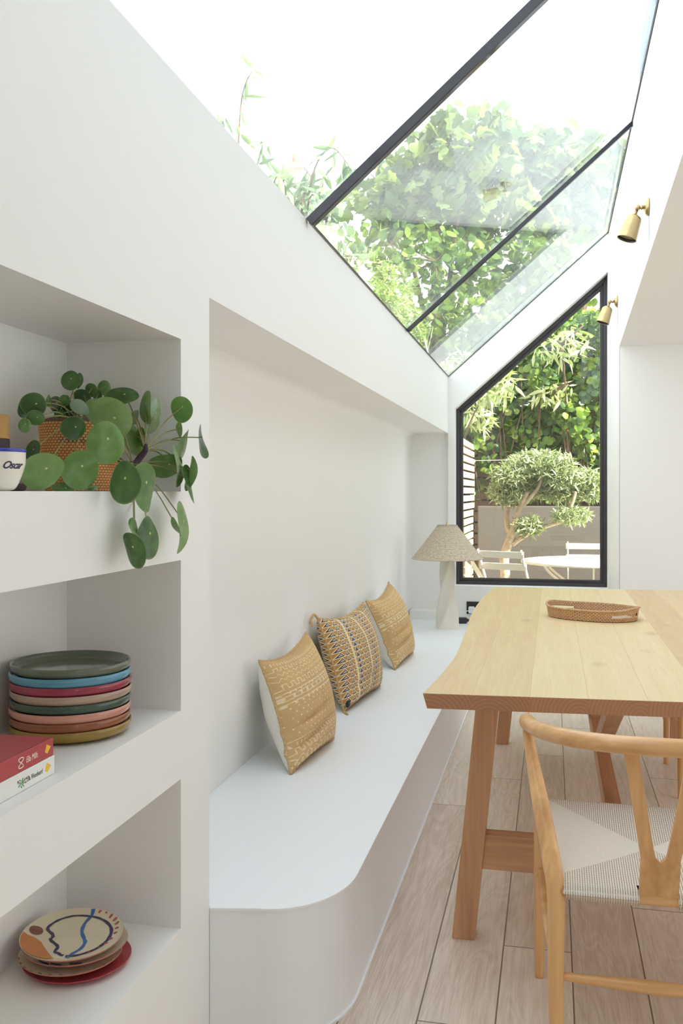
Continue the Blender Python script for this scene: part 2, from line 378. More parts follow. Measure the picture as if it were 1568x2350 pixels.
m = MB().quad((XF, -3, 0), (2.65, -3, 0), (2.65, -3, 3.4), (XF, -3, 3.4)).quad((3.3, -3, 0), (3.6, -3, 0), (3.6, -3, 3.4), (3.3, -3, 3.4)).quad((2.65, -3, 2.2), (3.3, -3, 2.2), (3.3, -3, 3.4), (2.65, -3, 3.4)); struct(m.build('wall_back', M_wall), 'white rear wall of the main room')  # gap near the right end is an added, unseen opening for fill light
m = MB().box((5.2, -3, 0), (5.4, 7, 3.7)); struct(m.build('wall_sunblock', M_wall), 'unseen white wall added to keep sun out of the side opening')  # added outside the view; blocks direct sun through the side opening
m = MB().box((XF - .3, -3, ZT), (XR, .4, ZT + .1))
m.add([(XF, .4, ZS), (XR, .4, ZT), (XF, .4, ZT)], [(0, 1, 2)])
m.quad((XF, -3, ZS), (XF, .4, ZS), (XF, .4, ZT), (XF, -3, ZT))
struct(m.build('ceiling_rear', M_wall), 'white ceiling behind the glass roof')
m = MB().quad((-1.2, -3, 0), (3.6, -3, 0), (3.6, YE + .3, 0), (-1.2, YE + .3, 0)); struct(m.build('floor', M_floor), 'pale brown oak floor of wide boards')

# ------------------------------------------------------------------ built-in seat
def bench_poly(off=0):
    P = [(XN, YE), (-.513 + off, YE)]
    cx, cy_, r = -.513 - .20, 2.19 + .24, .20
    P += [(-.513 + off, 2.46)]
    for k in range(1, 13):
        t = k / 12 * PI / 2; P.append((cx + (r + off) * math.cos(t), cy_ + .03 - (.255 + off) * math.sin(t)))
    P += [(XF, 2.182 - off)] if True else []
    P += [(XF, 2.185), (XN, 2.185)]
    return P
be = empty('built_in_bench', (0, 0, 0), 'long white built in bench with rounded near corner along left wall', 'bench')
MB().prism(bench_poly(), 0, .318).build('bench_base', M_bench, be)
pp = bench_poly(.003); MB().prism(pp, .318, .327).build('seat_top', M_bench, be, bevel=.002)
MB().prism(bench_poly(.006), 0, .006).build('floor_bead', M_bench, be)

# ------------------------------------------------------------------ dining table
ZTT = .795
live = [(-.350, 2.575), (-.337, 2.768), (-.327, 2.969), (-.322, 3.189), (-.328, 3.451), (-.338, 3.746), (-.355, 4.138), (-.364, 4.534), (-.358, 4.974), (-.343, 5.30), (-.333, 5.56)]
tb = empty('dining_table', (0, 0, 0), 'long pale oak dining table with wavy left edge and trestle legs', 'table')
lv = [Vector((x, y, 0)) for x, y in live]; lv, _ = catmull(lv, [1]*len(lv), 5)
rt = [(.70 + .008 * math.sin(y * 2.1) + .10 * max(0, min(1, (y - 5.0) / .5)), y) for y in np.linspace(5.60, 2.64, 30)]
top = [(p.x, p.y) for p in lv] + rt
def undercut(P, d, nl): return [(x + (d if i < nl else -d if i >= nl else 0), y) for i, (x, y) in enumerate(P)]
bot = undercut(top, .012, len(lv))
n = len(top); m = MB(); m.add([(x, y, ZTT) for x, y in top] + [(x, y, ZTT - .042) for x, y in bot], [tuple(range(n-1, -1, -1))][:0])
c0 = 0
m.f.append(tuple(range(n))[::-1]); m.mi.append(0); m.sm.append(False)
m.f.append(tuple(range(n, 2*n))); m.mi.append(2); m.sm.append(False)
for i in range(n):
    j = (i+1) % n; near = (i == n-1) or (i == len(lv)-1)
    m.f.append((i, j, n+j, n+i)); m.mi.append(1 if near else 2); m.sm.append(False)
o = m.build('table_top', [M_ttop, M_tend, M_tlegy], tb, bevel=.002)
def bar(mb, a, b_, w, t, up=(0, 0, 1)):
    a, b_ = Vector(a), Vector(b_); d = (b_ - a).normalized(); u = Vector(up); u = (u - d * u.dot(d)).normalized(); s_ = d.cross(u)
    P = [e + s_ * (w/2 * i) + u * (t/2 * j) for e in (a, b_) for i, j in ((-1,-1),(1,-1),(1,1),(-1,1))]
    mb.add(P, [(3,2,1,0),(4,5,6,7),(0,1,5,4),(1,2,6,5),(2,3,7,6),(3,0,4,7)]); return mb
TC = .185
for Y in (2.875, 5.12):
    for s_ in (-1, 1):
        foot, head = TC + s_ * .448, TC + s_ * .372
        m = MB(); w = .068
        P = [(x + dx, Y + dy, z) for x, z in ((foot, 0), (head, ZTT - .043)) for dx, dy in ((-w/2, -.035), (w/2, -.035), (w/2, .035), (-w/2, .035))]
        m.add(P, [(3,2,1,0),(4,5,6,7),(0,1,5,4),(1,2,6,5),(2,3,7,6),(3,0,4,7)]); m.build('leg', M_tleg, tb, bevel=.002)
    MB().box((TC - .40, Y - .028, .215), (TC + .40, Y + .028, .318)).build('stretcher', M_tlegx, tb, bevel=.002)
    MB().box((TC - .34, Y - .03, ZTT - .085), (TC + .34, Y + .03, ZTT - .043)).build('top_batten', M_tlegx, tb, bevel=.002)
MB().box((TC - .025, 2.85, .318), (TC + .025, 5.15, .385)).build('spine_beam', M_tlegy, tb, bevel=.002)
for a, b_ in ((2.90, 3.80), (5.09, 4.19)):
    bar(MB(), (TC, a, ZTT - .075), (TC, b_, .36), .05, .055, (0, 1, 0)).build('brace', M_tlegy, tb, bevel=.002)

# ------------------------------------------------------------------ woven cord chair
def cord_mat():
    b = NB('woven_paper_cord'); x, y, z = b.xyz(b.coord())
    yc = b.m('SUBTRACT', y, .21); side = b.m('GREATER_THAN', b.m('MULTIPLY', b.m('ABSOLUTE', x), .80), b.m('ABSOLUTE', yc))
    def line(c): return b.m('ABSOLUTE', b.m('SINE', b.m('MULTIPLY', c, PI / .0056)))
    l = b.m('ADD', b.m('MULTIPLY', side, line(y)), b.m('MULTIPLY', b.m('SUBTRACT', 1, side), line(x)))
    tw = b.noise(b.coord(), 330, 2, .6)
    vis = b.m('MULTIPLY', side, .55)
    f = b.m('ADD', b.m('MULTIPLY', l, b.m('SUBTRACT', 1, vis)), vis)
    k = b.mapr(f, .12, .55); brk = b.m('SINE', b.m('MULTIPLY', b.m('ADD', b.m('MULTIPLY', side, x), b.m('MULTIPLY', b.m('SUBTRACT', 1, side), y)), 640))
    k = b.m('MAXIMUM', k, b.mapr(brk, .2, .9, 0, .75))
    b.base(b.mix(k, srgb(158, 134, 110), b.mix(tw, srgb(206, 196, 182), srgb(240, 234, 222)))).set(Roughness=.8); b.bump(b.m('ADD', k, b.m('MULTIPLY', tw, .3)), .9, .0015); return b.mat
M_cord = cord_mat()
def make_chair(label, loc, rz):
    t = empty('dining_chair', loc, label, 'chair', rz)
    for s_ in (-1, 1):
        MB().tube([(s_*.225, -.012, 0), (s_*.229, -.004, .2), (s_*.229, .002, .40), (s_*.238, .022, .47), (s_*.264, .098, .58), (s_*.286, .170, .67), (s_*.300, .212, .735)],
                  [.0155, .019, .021, .0225, .021, .016, .0125], 14, smooth_path=6).build('leg', M_chair, t)
        MB().tube([(s_*.272, .412, 0), (s_*.272, .411, .06), (s_*.271, .410, .30), (s_*.270, .41, .47), (s_*.27, .41, .497)], [.0125, .0145, .0175, .0165, .008], 14, smooth_path=4).build('leg', M_chair, t)
        MB().tube([(s_*.228, 0, .232), (s_*.25, .20, .27), (s_*.271, .41, .306)], [.009, .016, .009], 10, smooth_path=4).build('stretcher', M_chairx, t)
    for a, z in ((-.0, .216), (.41, .33)):
        w = .228 if a < .1 else .27
        MB().tube([(-w, a, z), (0, a - .004, z - .002), (w, a, z)], [.0085, .0165, .0085], 12, smooth_path=6).build('stretcher', M_chairx, t)
    # bent top rail
    P, R = [], []
    for k in range(25):
        q = k / 24 * 2 - 1; x = .303 * math.sin(q * PI / 2); y = -.115 + .365 * (1 - math.cos(q * PI / 2)) ** 1.15
        z = .795 - .042 * q * q; P.append((x, y, z)); R.append(.0215 - .004 * abs(q)**3)
    P = [(P[0][0] + .0, P[0][1] + .02, P[0][2] - .003)] + P + [(P[-1][0], P[-1][1] + .02, P[-1][2] - .003)]; R = [.010] + R + [.010]
    MB().tube(P, R, 16, smooth_path=3, flat=(.95, 1.1)).build('back_rail', M_chairx, t)
    # y-shaped splat, curved back
    def sp(u): return -.002 - .085 * u - .022 * math.sin(u * PI)      # y as it rises
    m = MB(); L = []
    for k in range(49):
        u = k / 48; z = .415 + .37 * u; split = .285
        if u < split: xo, xi = .043 + .001 * u, 0
        else:
            q = (u - split) / (1 - split); xo = .042 + .042 * q; xi = max(0, min(xo - .031, .018 * min(1, q * 9) ** .5 + .034 * q))
        L.append((xi, xo, sp(u), z))
    for s_ in (-1, 1):
        for i in range(48):
            (a0, b0, ya, za), (a1, b1, yb, zb) = L[i], L[i+1]; th = .0065
            V = [(s_*a0, ya-th, za), (s_*b0, ya-th, za), (s_*b1, yb-th, zb), (s_*a1, yb-th, zb), (s_*a0, ya+th, za), (s_*b0, ya+th, za), (s_*b1, yb+th, zb), (s_*a1, yb+th, zb)]
            m.add(V, [(0,1,2,3),(7,6,5,4),(0,3,7,4),(1,5,6,2)], smooth=False)
    m.build('back_splat', M_chair, t)
    MB().tube([(-.22, 0, .418), (0, 0, .418), (.22, 0, .418)], [.014, .0165, .014], 12).build('seat_rail', M_chairx, t)
    MB().tube([(-.265, .41, .478), (0, .412, .478), (.265, .41, .478)], .012, 12).build('seat_rail', M_chairx, t)
    # woven seat: dished slab wrapping the rails, notched at the splat
    NX, NYs = 40, 34; V = []; 
    def wx(y): return .222 + (.262 - .222) * max(0, min(1, y / .41)) + .006 * math.sin(PI * max(0, min(1, y / .41)))
    m = MB()
    def pt(i, j, top):
        a = i / NX * 2 - 1; b_ = j / NYs
        y = -.022 + .456 * b_; W = wx(y) + .014 - .026 * max(0, 1 - max(0, y + .022) / .05); x = a * W
        zr = .418 + .06 * max(0, min(1, y / .41))
        e = min(1, (1 - abs(a)) * W / .02); g = min(1, min(b_, 1 - b_) * .456 / .02)
        rnd = .019 * (math.sqrt(max(0, 1 - (1 - min(e, 1)) ** 2)) * math.sqrt(max(0, 1 - (1 - min(g, 1)) ** 2)))
        dish = -.012 * (1 - a*a) * math.sin(PI * b_)
        return (x, y, zr + (rnd if top else -rnd) + dish * (1 if top else .4))
    for top in (True, False):
        V = [pt(i, j, top) for j in range(NYs+1) for i in range(NX+1)]; Fc = []
        for j in range(NYs):
            for i in range(NX):
                xm = abs((i + .5) / NX * 2 - 1) * .24
                if j < 3 and xm < .050: continue
                q = (j*(NX+1)+i, j*(NX+1)+i+1, (j+1)*(NX+1)+i+1, (j+1)*(NX+1)+i); Fc.append(q if top else q[::-1])
        m.add(V, Fc, smooth=True)
    for s_, i in ((-1, next(i for i in range(NX) if abs((i+.5)/NX*2-1)*.24 < .05)), (1, next(i for i in range(NX, 0, -1) if abs((i-.5)/NX*2-1)*.24 < .05))):
        for j in range(3):
            q = [pt(i, j, True), pt(i, j+1, True), pt(i, j+1, False), pt(i, j, False)]; m.quad(*q)
    m.build('woven_seat', M_cord, t)
    return t
make_chair('oak chair with woven cord seat and y shaped back at near table end', (.237, 2.257, 0), 0)
c2 = make_chair('oak chair at the right side of the table, only two legs in view', (.965, 4.63, 0), PI / 2)

# ------------------------------------------------------------------ rattan tray
def rattan(name, c0, c1, c2_, pu, pv, uvk='UV'):
    b = NB(name); u, v, _z = b.xyz(b.coord(uvk)); r = b.m('FLOOR', b.m('MULTIPLY', v, pv))
    ph = b.m('MULTIPLY', b.m('MODULO', r, 2), PI / 2)
    wu = b.m('ABSOLUTE', b.m('SINE', b.m('ADD', b.m('MULTIPLY', u, pu * PI), ph))); wv = b.m('ABSOLUTE', b.m('SINE', b.m('MULTIPLY', v, pv * PI)))
    hgt = b.m('MULTIPLY', b.m('POWER', wu, .6), b.m('POWER', wv, .5)); nz = b.noise(b.coord(), 35, 4, .6)
    c = b.mix(nz, c1, c2_); b.base(b.mix(b.mapr(hgt, .15, .6), c0, c)).set(Roughness=.55); b.bump(hgt, 1, .002); return b.mat
M_tray = rattan('woven_rattan', srgb(120, 78, 50), srgb(190, 138, 96), srgb(236, 196, 152), 84, 7)
M_trayin = rattan('woven_rattan_base', srgb(150, 110, 80), srgb(206, 176, 146), srgb(232, 214, 190), 60, 40)
M_rim = plain('rattan_binding', srgb(196, 158, 120), .5, .2, 60)
tr = empty('rattan_tray', (.172, 4.30, ZTT), 'oval woven rattan tray with slotted handles on table', 'tray', math.radians(-27))
NP = 96; P = []
for k in range(NP):
    a = 2 * PI * k / NP; ca, sa = math.cos(a), math.sin(a)
    x = .205 * (abs(ca) ** .85) * (1 if ca > 0 else -1); y = .150 * (abs(sa) ** .95) * (1 if sa > 0 else -1); y += .0
    P.append((x, y))
def hrim(a): return .044 + .012 * abs(math.cos(a)) ** 6
m = MB(); T = .0045
rows = 6
for side, off in ((0, 0), (1, -1)):
    V, U = [], []
    for k in range(NP + 1):
        x, y = P[k % NP]; a = 2 * PI * k / NP; L = math.hypot(x, y); fx, fy = x / L, y / L
        for j in range(rows + 1):
            q = j / rows; fl = .96 + .04 * q
            V.append((x*fl + fx*T*off, y*fl + fy*T*off, .002 + hrim(a) * q)); U.append((k / NP, q))
    Fc = []
    for k in range(NP):
        a = ((k + .5) / NP * 360) % 360; inslot = min((a + 22) % 360, (338 - a) % 360) < 25 or abs(a - 158) < 25
        for j in range(rows):
            if inslot and j in (2, 3): continue
            q = (k*(rows+1)+j, (k+1)*(rows+1)+j, (k+1)*(rows+1)+j+1, k*(rows+1)+j+1); Fc.append(q if side == 0 else q[::-1])
    m.add(V, Fc, smooth=True, uv=U)
m.build('tray_wall', M_tray, tr)
rimp = [(x, y, .003 + hrim(2*PI*k/NP)) for k, (x, y) in enumerate(P)]; rimp.append(rimp[0]); rimp.append(rimp[1])
MB().tube(rimp, .0045, 8, caps=False).build('tray_rim', M_rim, tr)
for a0 in (-22, 158):
    for zq in (.34, .66):
        pts = []
        for d in np.linspace(-26, 26, 16):
            k = (a0 + d) % 360 / 360 * NP; k0 = int(k) % NP; fk = k - int(k); x = P[k0][0]*(1-fk) + P[(k0+1) % NP][0]*fk; y = P[k0][1]*(1-fk) + P[(k0+1) % NP][1]*fk
            pts.append((x*.985, y*.985, .002 + hrim(math.radians(a0 + d)) * zq))
        MB().tube(pts, .003, 6).build('handle_binding', M_rim, tr)
m = MB(); V = [(x*.955, y*.955, .006) for x, y in P] + [(x*.955, y*.955, .001) for x, y in P]
m.add(V, [tuple(range(NP)), tuple(range(2*NP-1, NP-1, -1))], uv=[(x/.5, y/.3) for x, y in P] * 2); m.build('tray_base', M_trayin, tr)

# ------------------------------------------------------------------ table lamp
lamp_c = Vector((-.772, 7.06, .327))
def shade_mat():
    b = NB('woven_seagrass'); x, y, z = b.xyz(b.coord()); an = b.m('ARCTAN2', y, x)
    rw = b.m('FLOOR', b.m('MULTIPLY', z, 130)); ph = b.m('MULTIPLY', b.m('MODULO', rw, 2), PI/2)
    wv = b.m('ABSOLUTE', b.m('SINE', b.m('ADD', b.m('MULTIPLY', an, 52), ph))); wz = b.m('ABSOLUTE', b.m('SINE', b.m('MULTIPLY', z, 130 * PI)))
    hh = b.m('MULTIPLY', b.m('POWER', wv, .5), b.m('POWER', wz, .5)); nz = b.noise(b.vec(b.m('MULTIPLY', an, 14), b.m('MULTIPLY', z, 90), 0), 1, 3, .6)
    c = b.ramp(nz, [(.3, srgb(186, 166, 144)), (.5, srgb(214, 198, 176)), (.7, srgb(232, 220, 200))])
    b.base(b.mix(b.mapr(hh, .1, .5), srgb(142, 122, 102), c)).set(Roughness=.85); b.bump(hh, .8, .003); return b.mat
M_shade = shade_mat(); M_ceramic = plain('matt_cream_ceramic', srgb(226, 220, 208), .6, .02, 12, .1)
lp = empty('table_lamp', lamp_c, 'table lamp with twisted cream base and woven straw shade', 'lamp')
m = MB(); NR, NK = 60, 48; V = []
for j in range(NR + 1):
    q = j / NR; z = q * .60; hw = float(np.interp(q, [0, .12, .3, .6, 1], [.080, .069, .056, .050, .036])); tw = math.radians(12) + q * PI * .95
    for k in range(NK):
        a = 2 * PI * k / NK; ca, sa = abs(math.cos(a)), abs(math.sin(a)); n_ = 9.; r = hw / (ca**n_ + sa**n_) ** (1/n_)
        r *= 1 - .13 * min(1, q * 8) * (math.cos(4*a) + 1) / 2
        V.append((r * math.cos(a + tw), r * math.sin(a + tw), z))
m.add(V, [(j*NK+k, j*NK+(k+1) % NK, (j+1)*NK+(k+1) % NK, (j+1)*NK+k) for j in range(NR) for k in range(NK)] , smooth=True)
m.f.append(tuple(len(m.v) - NK + k for k in range(NK))); m.mi.append(0); m.sm.append(False)
m.build('lamp_base', M_ceramic, lp)
MB().tube([(0, 0, .59), (0, 0, .80)], .008, 10).build('lamp_stem', M_brass, lp)
m = MB(); z0, z1 = .525, .775; prof = []
for k in range(21):
    q = k / 20; r = .268 + (.074 - .268) * (q ** .97); prof.append((r, z0 + (z1 - z0) * q))
prof2 = [(r - .004, z - .002) for r, z in prof[::-1]]
m.lathe(prof + prof2 + [prof[0]], 96, jit=lambda j, k: .0012 * math.cos(k * PI)); m.build('lamp_shade', M_shade, lp)
m = MB()
for r, z in ((.268, z0), (.074, z1)): m.tube([(r*math.cos(a), r*math.sin(a), z) for a in np.linspace(0, 2*PI*(1+1/60), 61)], .0035, 6, caps=False)
m.build('shade_binding', M_shade, lp)
m = MB()
for k in range(3): a = k*2*PI/3; m.tube([(0, 0, .765), (.073*math.cos(a), .073*math.sin(a), .768)], .002, 6)
m.build('shade_carrier', M_brass, lp)

# socket, plug with lead, power adapter
so = empty('wall_socket', (-.60, YE, .42), 'black double wall socket on end wall below window', 'socket')
MB().box((-.075, -.009, -.05), (.085, 0, .05)).build('socket_plate', M_black, so, bevel=.003)
for x in (-.034, .044):
    MB().box((x - .012, -.0105, .030), (x + .012, -.0085, .042)).build('rocker_switch', M_black, so)
pg = empty('white_plug', (-.634, YE - .009, .405), 'white plug pushed into the black socket, half hidden by table', 'plug')
MB().box((-.024, -.035, -.028), (.026, 0, .028)).build('plug_body', M_white, pg, bevel=.010)
MB().tube([(.0, -.03, -.02), (-.03, -.045, -.004), (-.045, -.04, -.03), (-.02, -.03, -.06), (.03, -.02, -.075), (.12, -.02, -.085)], .003, 8, smooth_path=8).build('lead', M_white, pg)
ad = empty('power_adapter', at_z(1066, 1430, .327), 'small black plug top adapter lying on bench beside lamp', 'adapter', math.radians(8))
MB().box((-.045, -.03, 0), (.02, .03, .045)).build('adapter_body', M_black, ad, bevel=.008)
MB().tube([(.02, 0, .022), (.032, 0, .022), (.045, 0, .018)], [.017, .010, .006], 12).build('cable_grip', M_black, ad)
MB().tube([(.04, 0, .018), (.08, .01, .006), (.16, .05, .004)], .003, 8, smooth_path=6).build('lead', M_black, ad)

# ------------------------------------------------------------------ wall lamps
def wall_lamp(loc, label):
    t = empty('wall_lamp', loc, label, 'wall lamp', group=None)
    def prof_x(prof, name, mt):   # lathe about the -x axis
        m = MB().lathe(prof, 40, M=Matrix.Rotation(-PI/2, 4, 'Y')); return m.build(name, mt, t)
    prof_x([(0, 0), (.037, 0), (.040, .003), (.040, .007), (.034, .010), (.034, .013), (.026, .017), (.016, .021), (.010, .024), (0, .026)], 'wall_rose', M_brass)
    prof_x([(0, .02), (.0075, .02), (.0075, .028), (.011, .030), (.011, .034), (.0075, .036), (.0075, .042), (0, .044)], 'arm', M_brass)
    m = MB(); R = .013
    m.lathe([(R*math.sin(a), -R*math.cos(a)) for a in np.linspace(0.01, PI-.01, 12)], 20, c=(-.050, 0, 0)); m.build('knuckle', M_brass, t)
    d = Vector((-.34, -.05, -1)).normalized(); q = d.to_track_quat('Z', 'Y').to_matrix().to_4x4(); q.translation = Vector((-.050, 0, 0))
    m = MB(); m.lathe([(0, .0), (.007, .0), (.007, .03), (.012, .034), (.024, .040), (.033, .048), (.035, .055), (.044, .148), (.045, .151), (.043, .151), (.041, .135), (.030, .060), (0, .055)], 40, M=q); m.build('lamp_head', M_brass, t)
    m = MB(); m.lathe([(.0428, .149), (.038, .141), (.0424, .134)], 40, M=q); m.build('inner_ring', M_black, t)
    m = MB(); m.lathe([(0, .134), (.020, .133), (.030, .130), (.036, .124)], 32, M=q); m.build('bulb', M_white, t)
    return t
wall_lamp((XR, 4.47, 2.65), 'brass adjustable wall lamp on upper white wall, nearer and larger')
wall_lamp((XR, 6.58, 2.64), 'brass adjustable wall lamp in front of the window frame, farther and smaller')

# ------------------------------------------------------------------ cushions
def cloth(b, c, var=.08):
    nz = b.noise(b.coord(), 420, 2, .6); big = b.noise(b.coord(), 9, 3)
    k = b.m('ADD', b.m('MULTIPLY', nz, .6), b.m('MULTIPLY', big, .4))
    return b.mix(b.mapr(k, .35, .65), [x*(1-var) for x in c], [min(1, x*(1+var)) for x in c]), nz
def mudcloth():
    b = NB('mustard_mudcloth'); u, v, _z = b.xyz(b.coord('UV')); base, nz = cloth(b, srgb(206, 170, 118), .14)
    wob = b.m('MULTIPLY', b.m('SUBTRACT', b.noise(b.coord('UV'), 14, 2), .5), .012); v = b.m('ADD', v, wob); u = b.m('ADD', u, wob)
    masks = []
    def band(v0, half): return b.m('LESS_THAN', b.m('ABSOLUTE', b.m('SUBTRACT', v, v0)), half)
    def near(val, w): return b.m('LESS_THAN', b.m('ABSOLUTE', val), w)
    def tri(f): return b.m('ABSOLUTE', b.m('SUBTRACT', b.m('MULTIPLY', b.m('FRACT', b.m('MULTIPLY', u, f)), 2), 1))
    def zig(v0, A, f, w): masks.append(near(b.m('SUBTRACT', b.m('SUBTRACT', v, v0 - A/2), b.m('MULTIPLY', tri(f), A)), w))
    def square(v0, A, f, w):
        s_ = b.m('GREATER_THAN', b.m('FRACT', b.m('MULTIPLY', u, f)), .5)
        hor = near(b.m('SUBTRACT', b.m('SUBTRACT', v, v0 - A/2), b.m('MULTIPLY', s_, A)), w)
        ver = b.m('MULTIPLY', band(v0, A/2 + w), b.m('LESS_THAN', b.m('ABSOLUTE', b.m('SUBTRACT', b.m('ABSOLUTE', b.m('SUBTRACT', b.m('FRACT', b.m('MULTIPLY', u, f)), .5)), .25)), .25) if False else b.m('LESS_THAN', b.m('MINIMUM', b.m('FRACT', b.m('MULTIPLY', u, f*2)), b.m('SUBTRACT', 1, b.m('FRACT', b.m('MULTIPLY', u, f*2)))), w*f*2))
        masks.append(b.m('MAXIMUM', hor, ver))
    def dash(v0, h, f, slant=0.):
        uu = b.m('ADD', b.m('MULTIPLY', u, f), b.m('MULTIPLY', b.m('SUBTRACT', v, v0), slant * f)); masks.append(b.m('MULTIPLY', band(v0, h), b.m('LESS_THAN', b.m('FRACT', uu), .32)))
    def rule(v0, w=.0045): masks.append(near(b.m('SUBTRACT', v, v0), w))
    def dots(v0, f, r, ph=0.):
        fu = b.m('SUBTRACT', b.m('FRACT', b.m('ADD', b.m('MULTIPLY', u, f), ph)), .5); fv = b.m('MULTIPLY', b.m('SUBTRACT', v, v0), f)
        masks.append(b.m('LESS_THAN', b.m('ADD', b.m('MULTIPLY', fu, fu), b.m('MULTIPLY', fv, fv)), r*r))
    dash(.93, .014, 30); square(.875, .03, 14, .0035); zig(.82, .028, 17, .0045); zig(.77, .03, 15, .004)
    square(.70, .045, 12, .004); rule(.64); dash(.632, .008, 16); dash(.595, .018, 12); rule(.577, .0035); rule(.612, .003); rule(.545, .005); dash(.535, .012, 13)
    for i, vv in enumerate((.50, .46, .415, .37, .325, .28)): dots(vv, 15, .11, .5 * (i % 2))
    rule(.235, .003); dash(.20, .017, 22, .6); square(.145, .04, 11, .0045); zig(.085, .028, 10, .0055); dots(.055, 14, .22); dots(.03, 14, .22, .5)
    mk = masks[0]
    for q in masks[1:]: mk = b.m('MAXIMUM', mk, q)
    worn = b.mapr(b.noise(b.coord('UV'), 30, 3, .7), .36, .55, .25, .9)
    b.base(b.mix(b.m('MULTIPLY', mk, worn), base, srgb(238, 222, 186))).set(Roughness=.9); b.bump(b.m('ADD', nz, b.m('MULTIPLY', mk, .4)), .35, .002); return b.mat
def triangles():
    b = NB('navy_triangle_block_print'); u, v, _z = b.xyz(b.coord('UV')); base, nz = cloth(b, srgb(192, 144, 82), .10)
    NV, NU = 17., 15.
    vv = b.m('MULTIPLY', v, NV); uu = b.m('MULTIPLY', u, NU); fv = b.m('FRACT', vv); fu = b.m('FRACT', uu)
    cell = b.vec(b.m('FLOOR', uu), b.m('FLOOR', vv), 0); kind = b.m('MODULO', b.m('FLOOR', uu), 5)
    au = b.m('MULTIPLY', b.m('ABSOLUTE', b.m('SUBTRACT', fu, .5)), 2)
    # e > 0 inside an upright triangle standing in the cell
    e = b.m('SUBTRACT', b.m('SUBTRACT', .95, au), fv)
    inside = b.m('GREATER_THAN', e, 0.); rim = b.m('LESS_THAN', b.m('ABSOLUTE', e), .09)
    hollow = b.m('MULTIPLY', b.m('GREATER_THAN', e, .30), b.m('GREATER_THAN', fv, .22)); core = b.m('MULTIPLY', b.m('GREATER_THAN', e, .48), b.m('GREATER_THAN', fv, .3))
    c = b.mix(inside, base, srgb(62, 66, 96))
    k1 = b.m('LESS_THAN', kind, 2.5); c = b.mix(b.m('MULTIPLY', hollow, k1), c, srgb(228, 206, 160)); c = b.mix(b.m('MULTIPLY', core, b.m('LESS_THAN', kind, 1.5)), c, srgb(56, 60, 92))
    k3 = b.m('MULTIPLY', b.m('GREATER_THAN', kind, 2.5), inside); c = b.mix(b.m('MULTIPLY', k3, b.m('LESS_THAN', kind, 3.5)), c, srgb(70, 92, 148))
    k4 = b.m('MULTIPLY', b.m('GREATER_THAN', kind, 3.5), inside); c = b.mix(b.m('MULTIPLY', k4, b.m('GREATER_THAN', b.m('FRACT', b.m('MULTIPLY', fu, 5)), .5)), c, srgb(196, 160, 110))
    c = b.mix(rim, c, srgb(236, 220, 176))
    c = b.mix(b.m('LESS_THAN', b.m('MINIMUM', fv, b.m('SUBTRACT', 1, fv)), .06), c, srgb(238, 224, 184))
    f5 = b.m('FRACT', b.m('ADD', b.m('DIVIDE', u, .27), .333)); c = b.mix(b.m('LESS_THAN', b.m('MINIMUM', f5, b.m('SUBTRACT', 1, f5)), .045), c, srgb(232, 214, 170))
    b.base(c).set(Roughness=.88); b.bump(nz, .3, .002); return b.mat
def backing():
    b = NB('white_linen_backing'); c, nz = cloth(b, srgb(236, 230, 220), .05); b.base(c).set(Roughness=.9); b.bump(nz, .3, .002); return b.mat
M_mud, M_tri, M_lin = mudcloth(), triangles(), backing(); M_pipe = plain('mustard_stitched_edge', srgb(200, 168, 120), .9, .25, 220, .6)
M_navy = plain('navy_woven_tag', srgb(34, 34, 48), .8)
def cushion(label, BL, BR, TR, TL, thick, cover, back, piping, folds, seed):
    BL, BR, TR, TL = map(Vector, (BL, BR, TR, TL)); base = Vector((BL.x, BL.y, .327)); t = empty('cushion', base, label, 'cushion', group=None)
    N = 40; nrm = ((BR - BL).cross(TL - BL)).normalized(); cen = (BL+BR+TR+TL) / 4
    if nrm.x < 0: nrm = -nrm
    ex = (BR - BL + TR - TL).normalized(); ey = (TL - BL + TR - BR).normalized()
    def P(s_, q, side):
        p = BL*(1-s_)*(1-q) + BR*s_*(1-q) + TR*s_*q + TL*(1-s_)*q; a, c = 2*s_-1, 2*q-1
        p = p - ex * (a * abs(a) * .035 * (1 - c*c)) - ey * (c * abs(c) * .040 * (1 - a*a) * (1 if c > 0 else .35))
        h = max(0, (1 - a*a) * (1 - c*c)) ** .42 * thick / 2
        w = mnoise.noise(Vector((s_*3.2 + seed, q*3.2, side))) * .010 * min(1, h / .03)
        for fa, fc, wd, dp in folds:                               # a crease running inward
            d = (q - (fc + .10 * (s_ - .5) * fa)); w -= dp * math.exp(-(d/wd)**2) * math.exp(-((s_ - .30)/.30)**2) * (side > 0)
        return p + nrm * ((h + w) * side) - base
    for side, name, mt in ((1, 'front_cover', cover), (-1, 'back_cover', back)):
        m = MB(); V = [P(i/N, j/N, side) for j in range(N+1) for i in range(N+1)]
        Fc = [(j*(N+1)+i, j*(N+1)+i+1, (j+1)*(N+1)+i+1, (j+1)*(N+1)+i) for j in range(N) for i in range(N)]
        if side < 0: Fc = [f[::-1] for f in Fc]
        m.add(V, Fc, smooth=True, uv=[(i/N, j/N) for j in range(N+1) for i in range(N+1)]); m.build(name, mt, t)
    ring = [P(i/N, 0, 1) for i in range(N)] + [P(1, i/N, 1) for i in range(N)] + [P(1-i/N, 1, 1) for i in range(N)] + [P(0, 1-i/N, 1) for i in range(N)]; ring += ring[:2]
    MB().tube([p + Vector((0, 0, .0015*math.sin(i*1.9))) for i, p in enumerate(ring)], piping[1], 7, caps=False).build('piping', piping[0], t)
    return t, (lambda s_, q, sd=1: P(s_, q, sd)), base
ZB = .331
